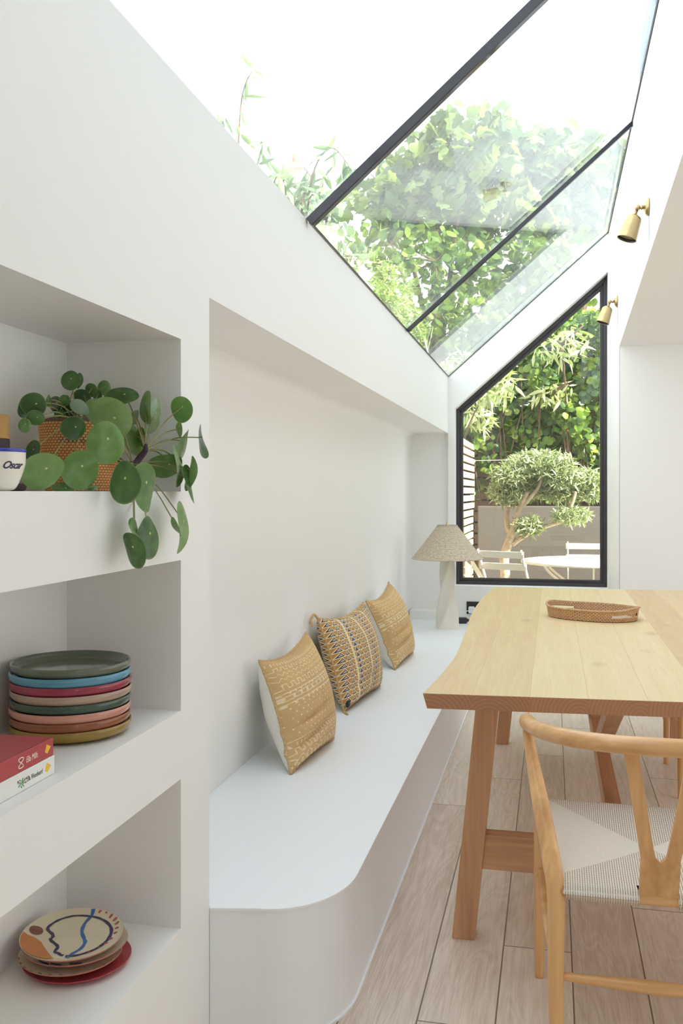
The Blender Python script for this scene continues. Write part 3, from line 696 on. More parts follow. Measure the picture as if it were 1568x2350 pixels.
cushion('mustard mudcloth cushion with white back, nearest on the bench', (-.925, 3.27, ZB), (-.885, 3.78, ZB), (-1.055, 3.98, .735), (-1.075, 3.37, .715), .215, M_mud, M_lin, (M_pipe, .006), [(.5, .36, .022, .016), (1, .21, .03, .024)], 1)
t2, P2, b2 = cushion('cushion printed with navy triangles, between two mustard cushions', (-.945, 4.25, ZB), (-.885, 4.86, ZB), (-1.05, 5.22, .725), (-1.085, 4.30, .755), .21, M_tri, M_tri, (M_pipe, .004), [(.3, .2, .05, .01)], 5)
cushion('mustard mudcloth cushion farthest along bench, nearest the lamp', (-.885, 5.33, ZB), (-.865, 5.92, ZB), (-1.04, 6.02, .765), (-1.06, 5.36, .715), .21, M_mud, M_lin, (M_pipe, .005), [(.6, .40, .03, .016), (1, .26, .03, .022)], 9)
p = P2(0, 1); MB().tube([p, p + Vector((-.01, -.03, .02)), p + Vector((-.02, -.06, -.01)), p + Vector((-.01, -.045, -.03))], .006, 8, smooth_path=6).build('corner_tie', M_pipe, t2)
p = P2(0, 0); MB().tube([p, p + Vector((.01, -.02, -.0)), p + Vector((.03, -.05, .002))], .005, 8, smooth_path=6).build('corner_tie', M_pipe, t2)
p = P2(.02, .06); MB().box(p + Vector((-.003, -.02, -.012)), p + Vector((.010, .016, .014))).build('fabric_tag', M_navy, t2, bevel=.002)

# ------------------------------------------------------------------ glazed plates
def glaze(name, c, c2=None, rough=.12):
    b = NB(name); x, y, z = b.xyz(b.coord()); nz = b.noise(b.vec(b.m('MULTIPLY', x, 9), b.m('MULTIPLY', y, 9), b.m('MULTIPLY', z, 150)), 1, 4, .6)
    b.base(b.mix(b.mapr(nz, .35, .7), c, c2 or [q*.78 for q in c])).set(Roughness=rough); b.p.inputs['Coat Weight'].default_value = .4; b.bump(b.noise(b.coord(), 14, 2), .15, .002); return b.mat
stack = [('mustard yellow', (156, 126, 52)), ('rust brown', (150, 84, 52)), ('salmon pink', (214, 152, 132)), ('dark green', (62, 84, 72)), ('beige', (184, 158, 138)), ('raspberry red', (160, 54, 74)), ('light blue', (96, 160, 188)), ('grey green', (106, 114, 98))]
where = ['bottom of the tall stack', 'second lowest in the stack', 'third from the bottom of the stack', 'between pink and beige plates', 'between red and dark green plates', 'between blue and beige plates', 'just under the top plate', 'on top of the tall stack']
SC = Vector((-.974, 1.772, .853))
for k, ((nm, c), wh) in enumerate(zip(stack, where)):
    r = .1218 + random.uniform(-.0015, .002) + (.002 if k in (2, 6, 0) else 0); z = .0005 + .0176 * k
    o = empty('deep_plate', SC + Vector((random.uniform(-.001, .001), random.uniform(-.002, .002), z)), f'{nm} glazed rimmed plate, {wh}', 'plate', random.random()*6, 'coloured plates stacked on the middle shelf')
    t_ = .0045
    prof = [(0, .004), (.05, .004), (r-.017, .004), (r-.008, .006), (r-.002, .013), (r, .021), (r-.0006, .0255), (r-.0022, .0265), (r-t_, .0255), (r-t_-.001, .020), (r-.010, .0125), (r-.020, .0102), (.05, .0098), (0, .0098)]
    MB().lathe(prof, 96).build('plate_body', glaze('glaze_' + nm.replace(' ', '_'), srgb(*c)), o)
    MB().lathe([(0, 0), (r-.030, 0), (r-.026, 0), (r-.024, .0041), (r-.04, .0041)], 64).build('foot_ring', glaze('foot_' + nm.replace(' ', '_'), [q*.8 for q in srgb(*c)], None, .4), o)

# ------------------------------------------------------------------ books
M_red = plain('red_book_cloth', srgb(176, 70, 74), .45, .03); M_wbook = plain('white_book_cover', srgb(232, 232, 226), .4, .02); M_page = plain('book_pages', srgb(226, 216, 196), .8, .06, 90)
M_ink = plain('cream_ink', srgb(246, 226, 210), .5); M_grey = plain('grey_ink', srgb(120, 120, 118), .5); M_yel = plain('yellow_ink', srgb(240, 190, 50), .5); M_gfl = plain('leaf_green_ink', srgb(110, 170, 120), .5); M_pk = plain('pink_ink', srgb(190, 60, 120), .5)
def text(name, body, size, loc, mt, parent, shear=0, sx=1.):
    cu = bpy.data.curves.new(name, 'FONT'); cu.body = body; cu.size = size; cu.extrude = .0002; cu.shear = shear; cu.align_x = 'RIGHT'; cu.align_y = 'CENTER'; cu.materials.append(mt)
    o = bpy.data.objects.new(name, cu); col.objects.link(o); o.parent = parent; o.location = loc; o.rotation_euler = (PI/2, 0, PI/2); o.scale = (sx, 1, 1)
    bpy.context.view_layer.update(); me = bpy.data.meshes.new_from_object(o.evaluated_get(bpy.context.evaluated_depsgraph_get())); q = bpy.data.objects.new(name, me)
    col.objects.link(q); q.parent = parent; q.location = loc; q.rotation_euler = o.rotation_euler; q.scale = o.scale; bpy.data.objects.remove(o); q.name = name; return q
def book(label, mt, z, th, x, y1, D=.19, L=.25):
    o = empty('book', (x, y1, z), label, 'book')   # spine faces +x, origin at its right lower end
    m = MB().box((-D, -L, 0), (0, 0, .0028)).box((-D, -L, th-.0028), (0, 0, th)).box((-.003, -L, 0), (.0008, 0, th)); m.build('cover', mt, o, bevel=.001)
    MB().box((-D+.004, -L+.004, .0028), (-.003, -.003, th-.0028)).build('page_block', M_page, o); return o
b1 = book('white book with yellow diamond on spine, lying under the red book', M_wbook, .8535, .0325, -.8600, 1.505)
b2_ = book('red book with cream lettering on spine, lying on the white book', M_red, .8862, .0310, -.8612, 1.503)
text('spine_text', 'Ella Mills', .0145, (.0011, -.052, .0150), M_ink, b2_, .2, .72); text('spine_text', 'Ella Woodward', .0125, (.0011, -.040, .0155), M_grey, b1, 0, .62)
for bk, y, z in ((b2_, -.019, .0165), (b1, -.022, .0170)):
    MB().add([(.0011, y-.010, z-.004), (.0011, y-.002, z-.0085), (.0011, y+.010, z+.001), (.0011, y-.004, z+.0085)], [(0, 1, 2, 3)]).build('spine_emblem', M_yel, bk)
m = MB(); q = [Vector((.0013, -.104+.0045*math.sin(t*2)*1.6, .0150+.0085*math.cos(t))) for t in np.linspace(0, 2*PI, 30)]; m.tube(q, .0009, 6, caps=False); m.tube([(.0013, -.112, .010), (.0013, -.104, .014), (.0013, -.096, .009)], .0009, 6, smooth_path=4); m.build('spine_swirl', M_ink, b2_)
m = MB(); 
for k in range(9):
    a = k * 2.4; m.tube([(.0012, -.105 + .008*math.cos(a)*(k/9), .0145 + .006*math.sin(a)*(k/9)), (.0012, -.105 + .012*math.cos(a+.4), .0145 + .008*math.sin(a+.4))], .0009, 5)
m.build('spine_floral', M_gfl, b1)
m = MB()
for y, z in ((-.117, .019), (-.094, .012), (-.092, .018)): m.tube([(.0013, y-.001, z), (.0013, y+.0015, z+.001)], .0012, 6)
m.build('spine_berries', M_pk, b1)

# ------------------------------------------------------------------ painted ceramic plates
M_cl = plain('cream_ceramic', srgb(222, 210, 184), .3, .04, 20); M_pr = plain('red_ceramic_edge', srgb(178, 62, 70), .3, .12, 40); M_terra = plain('pink_clay_edge', srgb(176, 110, 92), .5, .1)
M_nav = plain('navy_brush_paint', srgb(50, 42, 84), .35, .1); M_blu = plain('blue_brush_paint', srgb(54, 104, 168), .35, .15, 30); M_org = plain('orange_brush_paint', srgb(206, 128, 60), .35, .12, 30); M_brn = plain('brown_brush_paint', srgb(128, 74, 62), .4, .15, 30); M_rst = plain('red_brush_dashes', srgb(176, 92, 82), .4)
PC = Vector((-.984, 1.806, .357))
def small_plate(label, z, r, body, edge, tilt, dx, dy, rz):
    o = empty('side_plate', PC + Vector((dx, dy, z)), label, 'plate', group='painted plates stacked on the lowest shelf'); o.rotation_euler = (tilt[0], tilt[1], rz)
    MB().lathe([(0, .0065), (r*.6, .0070), (r-.012, .0090), (r-.003, .0125), (r-.0008, .0135)], 80).build('plate_face', body, o)
    MB().lathe([(r-.0008, .0135), (r, .0122), (r-.004, .0088), (r-.020, .0045), (r*.62, .0015), (r*.6, .0), (r*.55, 0), (0, .001)], 80).build('plate_underside', edge, o); return o
small_plate('plain red rimmed plate at the bottom of the painted plates', .0005, .112, M_pr, M_pr, (0, 0), .004, .004, 0)
s2 = small_plate('cream plate with pale green edge dashes, directly on the red plate', .0165, .106, M_cl, M_terra, (-.02, .01), -.004, -.010, 0)
s3 = small_plate('cream plate with navy strokes, under the topmost painted plate', .0335, .107, M_cl, M_terra, (.0, -.01), .003, .000, 0)
s4 = small_plate('top painted plate with navy wavy line, blue stripe and orange patch', .053, .106, M_cl, M_terra, (.055, .03), -.002, -.008, 0)
# brush marks on the top plate: points are read in the plate's own plane
PM = Matrix.Translation(s4.location) @ s4.rotation_euler.to_matrix().to_4x4()
def on_plate(cx_, cy_):                                  # crop pixel of the photo (3.136x, origin y 2000) -> plate surface
    u, v = cx_ / 3.136, 2000 + cy_ / 3.136; d = at_z(u, v, .40) - camo.location; nn = PM.col[2].to_3d(); p0 = PM @ Vector((0, 0, .0075))
    q = PM.inverted() @ (camo.location + d * ((p0 - camo.location).dot(nn) / d.dot(nn))); L = math.hypot(q.x, q.y); kk = min(1, .1035 / L); q.x *= kk; q.y *= kk; L *= kk; z = np.interp(L, [0, .063, .093, .102, .105], [.0069, .0075, .0095, .013, .014])
    return Vector((q.x, q.y, z))
def stroke(mb, pts, w):
    P, R = catmull([on_plate(*p) for p in pts], [w]*len(pts), 8) if len(pts) > 1 else ([], [])
    V, Fc = [], []
    for i, p in enumerate(P):
        d = (P[min(i+1, len(P)-1)] - P[max(i-1, 0)]); d.z = 0; d.normalize(); n_ = Vector((-d.y, d.x, 0)); rr = R[i] * (1 + .12*math.sin(i*.7))
        V += [p + n_*rr, p - n_*rr]
    for i in range(len(P)-1): Fc.append((2*i, 2*i+1, 2*i+3, 2*i+2))
    mb.add(V, Fc); return mb
stroke(MB(), [(455, 608), (432, 600), (425, 590), (395, 578), (415, 545), (405, 525), (372, 500), (365, 485), (380, 470), (378, 450), (350, 425), (345, 405), (380, 375), (440, 345), (530, 323), (620, 322), (700, 335), (765, 365), (800, 410), (795, 460), (760, 510), (690, 560), (600, 595), (520, 612), (470, 612)], .0035).build('navy_profile_line', M_nav, s4)
stroke(MB(), [(690, 268), (660, 320), (610, 375), (590, 430), (605, 480), (612, 510), (580, 555), (525, 590), (480, 628)], .0038).build('blue_stripe', M_blu, s4)
def patch(pts): 
    P = [on_plate(*p) for p in pts]; c_ = sum(P, Vector()) / len(P); n_ = len(P); return MB().add(P + [c_], [(i, (i+1) % n_, n_) for i in range(n_)])
patch([(155, 450), (200, 460), (255, 478), (295, 505), (320, 545), (350, 590), (385, 632), (330, 640), (260, 630), (200, 608), (160, 575), (138, 530), (135, 485)]).build('orange_patch', M_org, s4)
patch([(262+50*math.cos(t), 428+30*math.sin(t)) for t in np.linspace(0, 2*PI, 24)[:-1]]).build('brown_spot', M_brn, s4)
m = MB()
for a, b_ in (((745, 282), (712, 308)), ((788, 298), (760, 314)), ((820, 320), (788, 342)), ((842, 348), (812, 362)), ((856, 375), (826, 387)), ((852, 408), (828, 418)), ((842, 440), (818, 452)), ((810, 482), (785, 494)), ((775, 515), (750, 524)), ((718, 545), (696, 556)), ((655, 575), (630, 588))): stroke(m, [a, b_], .0028)
m.build('red_rim_dashes', M_rst, s4)
m = MB(); 
for a0 in (-1.9, -1.6, -1.2): m.tube([(.098*math.cos(a0+d), .098*math.sin(a0+d), .0128-.002*abs(d)*3) for d in (0, .12, .25)], .0016, 6)
m.build('navy_strokes', M_nav, s3)
m = MB()
for k in range(12): a0 = -2.6 + k*.22; m.tube([(.1035*math.cos(a0), .1035*math.sin(a0), .0131), (.1035*math.cos(a0+.08), .1035*math.sin(a0+.08), .0131)], .0014, 6)
m.build('green_rim_dashes', plain('olive_brush_paint', srgb(120, 116, 70), .4), s2)

# ------------------------------------------------------------------ mug with lettering, its coaster, bamboo cup
M_mug = plain('white_glazed_mug', srgb(236, 230, 216), .15, .03, 20); M_bl = plain('cobalt_rim', srgb(60, 66, 178), .2, .15, 60); M_dk = plain('dark_slate', srgb(74, 62, 66), .6); M_bam = plain('bamboo', srgb(216, 164, 96), .5, .12, 30)
mugc = Vector((-.8935, 1.383, 1.352))
mg = empty('glazed_mug', mugc, 'white mug with blue rim and dark handwriting at shelf edge', 'mug')
mr = lambda z: .021 + (.0445 - .021) * (min(1, z/.045)) ** .5 if z < .045 else .0445 + (z - .045) * .03
pr = [(0, .001), (.019, 0), (.021, .001)] + [(mr(z), z) for z in np.linspace(.003, .066, 18)]
MB().lathe(pr + [(.0452, .0685), (.0430, .0685), (.0420, .060), (.036, .02), (0, .008)], 64).build('mug_body', M_mug, mg)
MB().lathe([(.0452, .0640), (.0460, .0660), (.0458, .0688), (.0442, .0700), (.0426, .0688), (.0424, .064)], 64).build('mug_rim', M_bl, mg)
txt = bpy.data.curves.new('name_lettering', 'FONT'); txt.body = 'Oscar'; txt.size = .0165; txt.shear = .45; txt.extrude = .0002; txt.offset = .0004; txt.space_character = .92
tmp = bpy.data.objects.new('tmp', txt); col.objects.link(tmp); bpy.context.view_layer.update()
me = bpy.data.meshes.new_from_object(tmp.evaluated_get(bpy.context.evaluated_depsgraph_get())); bpy.data.objects.remove(tmp)
wd = max(v.co.x for v in me.vertices); pc = at_x(28, 1063, -.858); a_mid = math.atan2(pc.y - mugc.y, pc.x - mugc.x)
a_cam = math.atan2(-mugc.y, -mugc.x)
for v in me.vertices:
    x, y, z = v.co; h_ = .037 + y; R_ = mr(h_) + .0004 + z*.5; a = a_cam + .62 + (x - wd/2) / .0445; v.co = (R_*math.cos(a), R_*math.sin(a), h_)
me.materials.clear(); me.materials.append(M_nav); o = bpy.data.objects.new('name_lettering', me); col.objects.link(o); o.parent = mg
dc = at_x(-14, 1130, -1.02); o = empty('slate_dish', (dc.x, dc.y, 1.352), 'low dark dish on the top shelf under the bamboo cup', 'dish')
MB().lathe([(0, .002), (.05, .003), (.056, .014), (.058, .0145), (.060, .0135), (.056, .002), (.05, 0), (0, 0)], 48).build('dish_body', M_dk, o)
o = empty('bamboo_cup', (dc.x, dc.y, 1.3555), 'tan bamboo cup standing in the dark dish behind the mug', 'cup')
MB().lathe([(0, .004), (.026, .004), (.0275, .006), (.0275, .138), (.0262, .1395), (.024, .138), (.024, .02), (0, .018)], 48).build('cup_body', M_bam, o)
MB().lathe([(.0278, 0), (.0284, .002), (.0284, .093), (.0278, .095), (.026, .093), (.026, 0)], 48).build('dark_sleeve', M_dk, o)

# ------------------------------------------------------------------ potted plant on the top shelf
def crochet():
    b = NB('orange_crochet_jute'); nz = b.noise(b.coord(), 60, 4, .6); x, y, z = b.xyz(b.coord()); at = b.n('ShaderNodeAttribute', attribute_name='hgt').outputs['Fac']
    b.base(b.mix(b.mapr(at, .08, .45), srgb(140, 84, 46), b.mix(nz, srgb(216, 150, 82), srgb(240, 186, 122)))).set(Roughness=.8); b.bump(nz, .4, .001); return b.mat
pl = empty('potted_plant', (-.975, 1.812, 1.352), 'round leaved trailing houseplant in orange woven basket on top shelf', 'plant')
rows, n = 26, 240; V, Hh = [], []
for j in range(rows*4 + 1):
    z = .001 + .142 * j / (rows*4); r0 = .070 + .012 * min(1, z/.14) ** .7
    for k in range(n):
        row = j // 4; hh = abs(math.sin(PI * j / 4)) ** .5 * abs(math.sin(PI * (k/4 + .5*(row % 2)))) ** .5
        a = 2*PI*k/n; r = r0 + .0022*hh + .0012*math.sin(3*a + z*20); V.append((r*math.cos(a), r*math.sin(a), z)); Hh.append(hh)
m = MB(); m.add(V, [(j*n+k, j*n+(k+1) % n, (j+1)*n+(k+1) % n, (j+1)*n+k) for j in range(rows*4) for k in range(n)], smooth=True)
o = m.build('basket', crochet(), pl); at_ = o.data.attributes.new('hgt', 'FLOAT', 'POINT'); at_.data.foreach_set('value', Hh)
MB().lathe([(.080, .10), (.0815, .145), (.0815, .152), (.079, .153), (.076, .150), (.074, .10)], 64).build('basket_liner', plain('grey_brown_liner', srgb(112, 92, 78), .8), pl)
MB().lathe([(0, .138), (.04, .139), (.077, .134)], 40, jit=lambda j, k: 0).build('soil', plain('potting_soil', srgb(46, 36, 30), .95, .3, 80, .8), pl)
def leafmat():
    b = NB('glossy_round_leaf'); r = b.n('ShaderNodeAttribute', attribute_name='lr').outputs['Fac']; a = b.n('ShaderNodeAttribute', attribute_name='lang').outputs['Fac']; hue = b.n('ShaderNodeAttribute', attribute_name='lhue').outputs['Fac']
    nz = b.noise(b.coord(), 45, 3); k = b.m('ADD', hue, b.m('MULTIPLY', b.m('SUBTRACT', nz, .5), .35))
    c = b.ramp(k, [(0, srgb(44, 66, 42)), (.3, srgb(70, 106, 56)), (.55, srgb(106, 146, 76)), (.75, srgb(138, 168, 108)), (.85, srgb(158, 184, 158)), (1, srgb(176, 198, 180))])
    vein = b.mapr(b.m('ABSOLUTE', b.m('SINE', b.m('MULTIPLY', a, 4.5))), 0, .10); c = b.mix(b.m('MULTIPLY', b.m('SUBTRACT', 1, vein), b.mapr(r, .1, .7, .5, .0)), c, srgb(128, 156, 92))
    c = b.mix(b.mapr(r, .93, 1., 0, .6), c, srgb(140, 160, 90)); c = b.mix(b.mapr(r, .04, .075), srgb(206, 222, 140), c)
    b.base(c).set(Roughness=.26); b.p.inputs['Subsurface Weight'].default_value = 0; b.bump(nz, .25, .002)
    tl = b.n('ShaderNodeBsdfTranslucent'); b.put(tl.inputs[0], c); mx = b.n('ShaderNodeMixShader'); mx.inputs[0].default_value = .22
    b.t.links.new(b.p.outputs[0], mx.inputs[1]); b.t.links.new(tl.outputs[0], mx.inputs[2]); b.t.links.new(mx.outputs[0], b.out.inputs[0]); return b.mat
#   crop x, crop y, rx, ry, tilt of the long axis, plane X, brightness, root (0 pot, 1 crown, 2 none)
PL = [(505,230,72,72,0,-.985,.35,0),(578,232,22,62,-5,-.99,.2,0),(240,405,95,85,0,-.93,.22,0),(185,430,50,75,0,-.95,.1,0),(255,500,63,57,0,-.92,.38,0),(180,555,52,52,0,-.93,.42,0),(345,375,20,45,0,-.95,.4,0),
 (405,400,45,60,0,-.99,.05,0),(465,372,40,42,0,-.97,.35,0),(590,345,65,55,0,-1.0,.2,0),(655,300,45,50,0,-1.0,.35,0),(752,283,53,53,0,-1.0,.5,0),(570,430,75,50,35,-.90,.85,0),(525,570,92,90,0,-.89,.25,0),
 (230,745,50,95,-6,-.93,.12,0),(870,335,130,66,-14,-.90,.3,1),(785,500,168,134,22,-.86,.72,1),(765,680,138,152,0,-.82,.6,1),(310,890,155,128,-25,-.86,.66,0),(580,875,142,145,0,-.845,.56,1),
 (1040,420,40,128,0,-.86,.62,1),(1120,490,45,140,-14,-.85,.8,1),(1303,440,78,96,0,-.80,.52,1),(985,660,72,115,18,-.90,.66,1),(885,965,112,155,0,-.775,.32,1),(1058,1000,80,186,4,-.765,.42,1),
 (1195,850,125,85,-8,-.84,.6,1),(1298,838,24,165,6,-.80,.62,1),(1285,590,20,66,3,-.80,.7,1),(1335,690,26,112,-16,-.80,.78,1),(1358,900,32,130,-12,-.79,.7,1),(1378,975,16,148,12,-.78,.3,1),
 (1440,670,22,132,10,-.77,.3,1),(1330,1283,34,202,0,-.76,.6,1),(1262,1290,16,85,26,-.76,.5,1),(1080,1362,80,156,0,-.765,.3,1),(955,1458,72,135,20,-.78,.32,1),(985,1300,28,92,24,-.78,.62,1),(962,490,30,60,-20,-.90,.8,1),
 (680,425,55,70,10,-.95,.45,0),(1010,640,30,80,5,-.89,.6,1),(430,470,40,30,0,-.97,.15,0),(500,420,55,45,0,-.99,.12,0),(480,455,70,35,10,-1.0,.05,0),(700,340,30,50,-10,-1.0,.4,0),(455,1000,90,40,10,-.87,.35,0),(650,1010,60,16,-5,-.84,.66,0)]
cp = lambda x, y: (x / 3.136, 800 + y / 3.136)
crown = at_x(*cp(1045, 735), -.84) - pl.location; crown2 = at_x(*cp(960, 830), -.86) - pl.location; pot_top = Vector((0, 0, .140))
LV, LF, LR, LA, LH = [], [], [], [], []; stem = MB()
for idx, (x, y, rx_, ry_, rot, X, hue, root) in enumerate(PL):
    u, v = cp(x, y); P0 = at_x(u, v, X); w = depth(P0); sc = w / F / 3.136
    view = (Vector((0, 0, CAMH)) - P0).normalized(); right = Vector((0, 0, 1)).cross(view).normalized() ; up = view.cross(right)
    big = max(rx_, ry_); small = min(rx_, ry_); ra = math.radians(-rot)
    if ry_ >= rx_: maj = up*math.cos(ra) + right*math.sin(ra) if rot else up.copy(); mn = right*math.cos(ra) - up*math.sin(ra)
    else: maj = right*math.cos(ra) + up*math.sin(ra); mn = up*math.cos(ra) - right*math.sin(ra)
    full = big * (1 if small > .5*big else .97); ratio = min(1, max(small / (full*.92), .12)); ratio = min(ratio, .985); th = math.acos(ratio); sg = 1 if idx % 2 else -1
    if X > -.80: sg = sg
    nrm = view*math.cos(th) + mn*math.sin(th)*sg; mn3 = mn*math.cos(th) - view*math.sin(th)*sg
    R1, R2 = full*sc, full*.92*sc; b0 = len(LV); RINGS, SEG = 7, 28; attach = Vector((.10, .22))
    P0l = P0 - pl.location
    for i in range(RINGS+1):
        q = i / RINGS
        for k in range(SEG):
            a = 2*PI*k/SEG; ex_, ey_ = math.cos(a), math.sin(a); e2 = 1 + .03*math.sin(2*a + idx) - .02*math.cos(3*a + idx)
            px_, py_ = attach.x*(1-q) + ex_*e2*q, attach.y*(1-q) + ey_*e2*q
            zc_ = (-.13*q*q + .10*math.sin(2*a + idx)*q*q + .04*math.sin(3*a + 2*idx)*q*q) * R1 - .05*R1*(1-q)
            p = P0l + mn3*(px_*R2) + maj*(py_*R1) + nrm*zc_
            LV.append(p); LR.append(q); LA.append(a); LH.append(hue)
    for i in range(RINGS):
        for k in range(SEG): LF.append((b0+i*SEG+k, b0+i*SEG+(k+1) % SEG, b0+(i+1)*SEG+(k+1) % SEG, b0+(i+1)*SEG+k))
    att = P0l + mn3*(attach.x*R2) + maj*(attach.y*R1) - nrm*(.06*R1 + .0015)
    if root == 1:
        s0 = crown if x > 850 and y < 900 else crown2; md = (s0+att)/2 + Vector((.0, 0, .012)) - view*.018; stem.tube([s0, md, att], [.0016, .0014, .0012], 6, smooth_path=6)
    elif root == 0:
        s0 = pot_top + Vector((random.uniform(-.03, .03), random.uniform(-.03, .03), 0)); md = (s0+att)/2 + Vector((0, 0, .018)) - view*.018; stem.tube([s0, md, att], [.0016, .0013, .0011], 6, smooth_path=6)
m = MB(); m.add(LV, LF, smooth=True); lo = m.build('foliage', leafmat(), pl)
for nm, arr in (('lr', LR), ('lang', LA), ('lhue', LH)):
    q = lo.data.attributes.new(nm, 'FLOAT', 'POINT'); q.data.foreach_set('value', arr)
stem.build('leaf_stems', plain('olive_stem', srgb(142, 138, 84), .5, .25, 12), pl)
MB().tube([pot_top + Vector((.03, .02, 0)), at_x(*cp(860, 800), -.88) - pl.location, crown2, at_x(*cp(1010, 780), -.85) - pl.location, crown, crown + Vector((.0, .004, .014))], [.004, .005, .0065, .007, .006, .003], 10, smooth_path=8).build('trailing_trunk', plain('dark_scaly_stem', srgb(62, 44, 52), .8, .4, 120, 1), pl)

# ------------------------------------------------------------------ outdoors
def foliage_mat(name, cols, trans=.35, rough=.45):
    b = NB(name); g = b.n('ShaderNodeNewGeometry'); rnd = g.outputs['Random Per Island']; c = b.ramp(rnd, cols); b.base(c).set(Roughness=rough)
    tl = b.n('ShaderNodeBsdfTranslucent'); b.put(tl.inputs[0], b.mix(.5, c, srgb(190, 214, 70))); mx = b.n('ShaderNodeMixShader'); mx.inputs[0].default_value = trans
    b.t.links.new(b.p.outputs[0], mx.inputs[1]); b.t.links.new(tl.outputs[0], mx.inputs[2]); b.t.links.new(mx.outputs[0], b.out.inputs[0]); return b.mat
OVAL = [(0, 0), (.28, .18), (.42, .45), (.30, .78), (0, 1.02), (-.30, .78), (-.42, .45), (-.28, .18)]
LANCE = [(0, 0), (.10, .25), (.12, .5), (.07, .8), (0, 1.05), (-.07, .8), (-.12, .5), (-.10, .25)]
FIG = [(0, 0), (.22, -.06), (.50, .12), (.36, .30), (.58, .55), (.30, .60), (.22, .90), (0, 1.1), (-.22, .90), (-.30, .60), (-.58, .55), (-.36, .30), (-.50, .12), (-.22, -.06)]
def leaves(name, shape, pos, size, mt, parent, nrm_bias=None, droop=0., spread=1.):
    pos = np.asarray(pos, float); n = len(pos); K = len(shape)
    d = rng.normal(size=(n, 3)) * spread
    if nrm_bias is not None: d = d * .75 + np.asarray(nrm_bias)
    d /= np.linalg.norm(d, axis=1)[:, None]
    t = rng.normal(size=(n, 3)); t[:, 2] -= droop; t -= d * (t * d).sum(1)[:, None]; t /= np.linalg.norm(t, axis=1)[:, None]; s_ = np.cross(d, t)
    sz = size * rng.uniform(.65, 1.25, n)
    loc = np.array([(x, y, -.18*abs(x) - .12*y*y) for x, y in shape] + [(0, .45, .03)])
    V = pos[:, None, :] + sz[:, None, None] * (loc[None, :, 0:1]*s_[:, None, :] + loc[None, :, 1:2]*t[:, None, :] + loc[None, :, 2:3]*d[:, None, :])
    V = V.reshape(-1, 3); base = (np.arange(n) * (K+1))[:, None]
    tri = np.array([(i, (i+1) % K, K) for i in range(K)]); Fc = (base[:, None, :] + tri[None]).reshape(-1, 3)
    me = bpy.data.meshes.new(name); me.vertices.add(len(V)); me.vertices.foreach_set('co', V.ravel()); me.loops.add(Fc.size); me.loops.foreach_set('vertex_index', Fc.ravel().astype(np.int32))
    me.polygons.add(len(Fc)); me.polygons.foreach_set('loop_start', np.arange(0, Fc.size, 3, dtype=np.int32)); me.polygons.foreach_set('loop_total', np.full(len(Fc), 3, np.int32)); me.update(calc_edges=True); me.validate()
    me.materials.append(mt); o = bpy.data.objects.new(name, me); col.objects.link(o); o.parent = parent; return o
def blob(c, r, n, shell=.35):
    d = rng.normal(size=(n, 3)); d /= np.linalg.norm(d, axis=1)[:, None]; q = 1 - shell * rng.random(n) ** 1.3; return np.asarray(c) + d * q[:, None] * np.asarray(r)
G = srgb
M_hedge = foliage_mat('hedge_leaf', [(0, G(46, 72, 34)), (.35, G(78, 112, 48)), (.7, G(120, 152, 60)), (1, G(176, 190, 90))])
M_fig = foliage_mat('fig_leaf', [(0, G(52, 74, 44)), (.4, G(86, 114, 58)), (.75, G(130, 152, 74)), (1, G(180, 190, 110))])
M_olive = foliage_mat('olive_leaf', [(0, G(104, 118, 84)), (.4, G(156, 168, 122)), (.8, G(204, 210, 164)), (1, G(236, 236, 206))], .25, .4)
M_pale = foliage_mat('pale_leaf', [(0, G(150, 164, 104)), (.5, G(200, 208, 150)), (1, G(236, 236, 200))], .35)
M_con = foliage_mat('light_green_needle', [(0, G(104, 134, 56)), (.5, G(160, 184, 84)), (1, G(206, 216, 130))], .35)
M_bud = foliage_mat('grey_green_leaf', [(0, G(90, 116, 92)), (.5, G(130, 154, 120)), (1, G(170, 186, 140))], .3)
M_bark = plain('pale_bark', G(196, 172, 144), .8, .25, 25, .8); M_bark2 = plain('brown_bark', G(110, 88, 66), .9, .3, 20, .8)
M_deck = plain('pale_paving', G(168, 160, 150), .8, .08, 3); M_slat = plain('pale_larch_slat', G(196, 176, 148), .7, .12, 14); M_post = plain('dark_fence_post', G(70, 62, 58), .8)
M_plant = plain('grey_render', G(98, 92, 86), .8, .06, 5); M_bfence = wood('brown_fence_board', G(110, 76, 54), G(160, 116, 84), 0); M_wf = plain('white_powder_coat', G(240, 236, 222), .4, .02)
MB().box((-6, YE + .3, -.12), (8, 22, 0)).build('garden_ground', M_deck)
struct(bpy.data.objects['garden_ground'], 'pale paved garden ground outside the window')

# slatted side fence
sf = empty('slatted_fence', (-.86, 9.6, 0), 'pale horizontal slat fence on left side of the garden', 'fence')
m = MB(); z = .06
while z < 1.9: m.box((-.012, -1.65, z), (.012, .95, z + .058)); z += .080
m.build('slat_panel', M_slat, sf)
for y in (-1.6, -.4, .85): MB().box((-.075, y, 0), (-.013, y + .07, 1.9)).build('fence_post', M_post, sf)
m = MB().box((-.10, -1.6, 0), (-.085, .95, 1.9)); m.build('gap_backing', M_post, sf)  # dark sheet behind the slats, closes their gaps
for z_, y_ in ((1.66, .35), (1.32, .35)):
    q = MB(); q.tube([(.012, y_, z_), (.05, y_, z_), (.065, y_, z_+.02), (.05, y_, z_+.035), (.035, y_, z_+.025)], .004, 6, smooth_path=5); q.build('screw_hook', M_wf, sf)
o = MB().tube([(-.80, 9.95, 1.685), (-.4, 10.2, 1.70), (.0, 10.4, 1.705)], .003, 6).build('garden_wire', M_wf); tag(o, 'thin pale wire strung from fence hook into the hedge', 'wire')

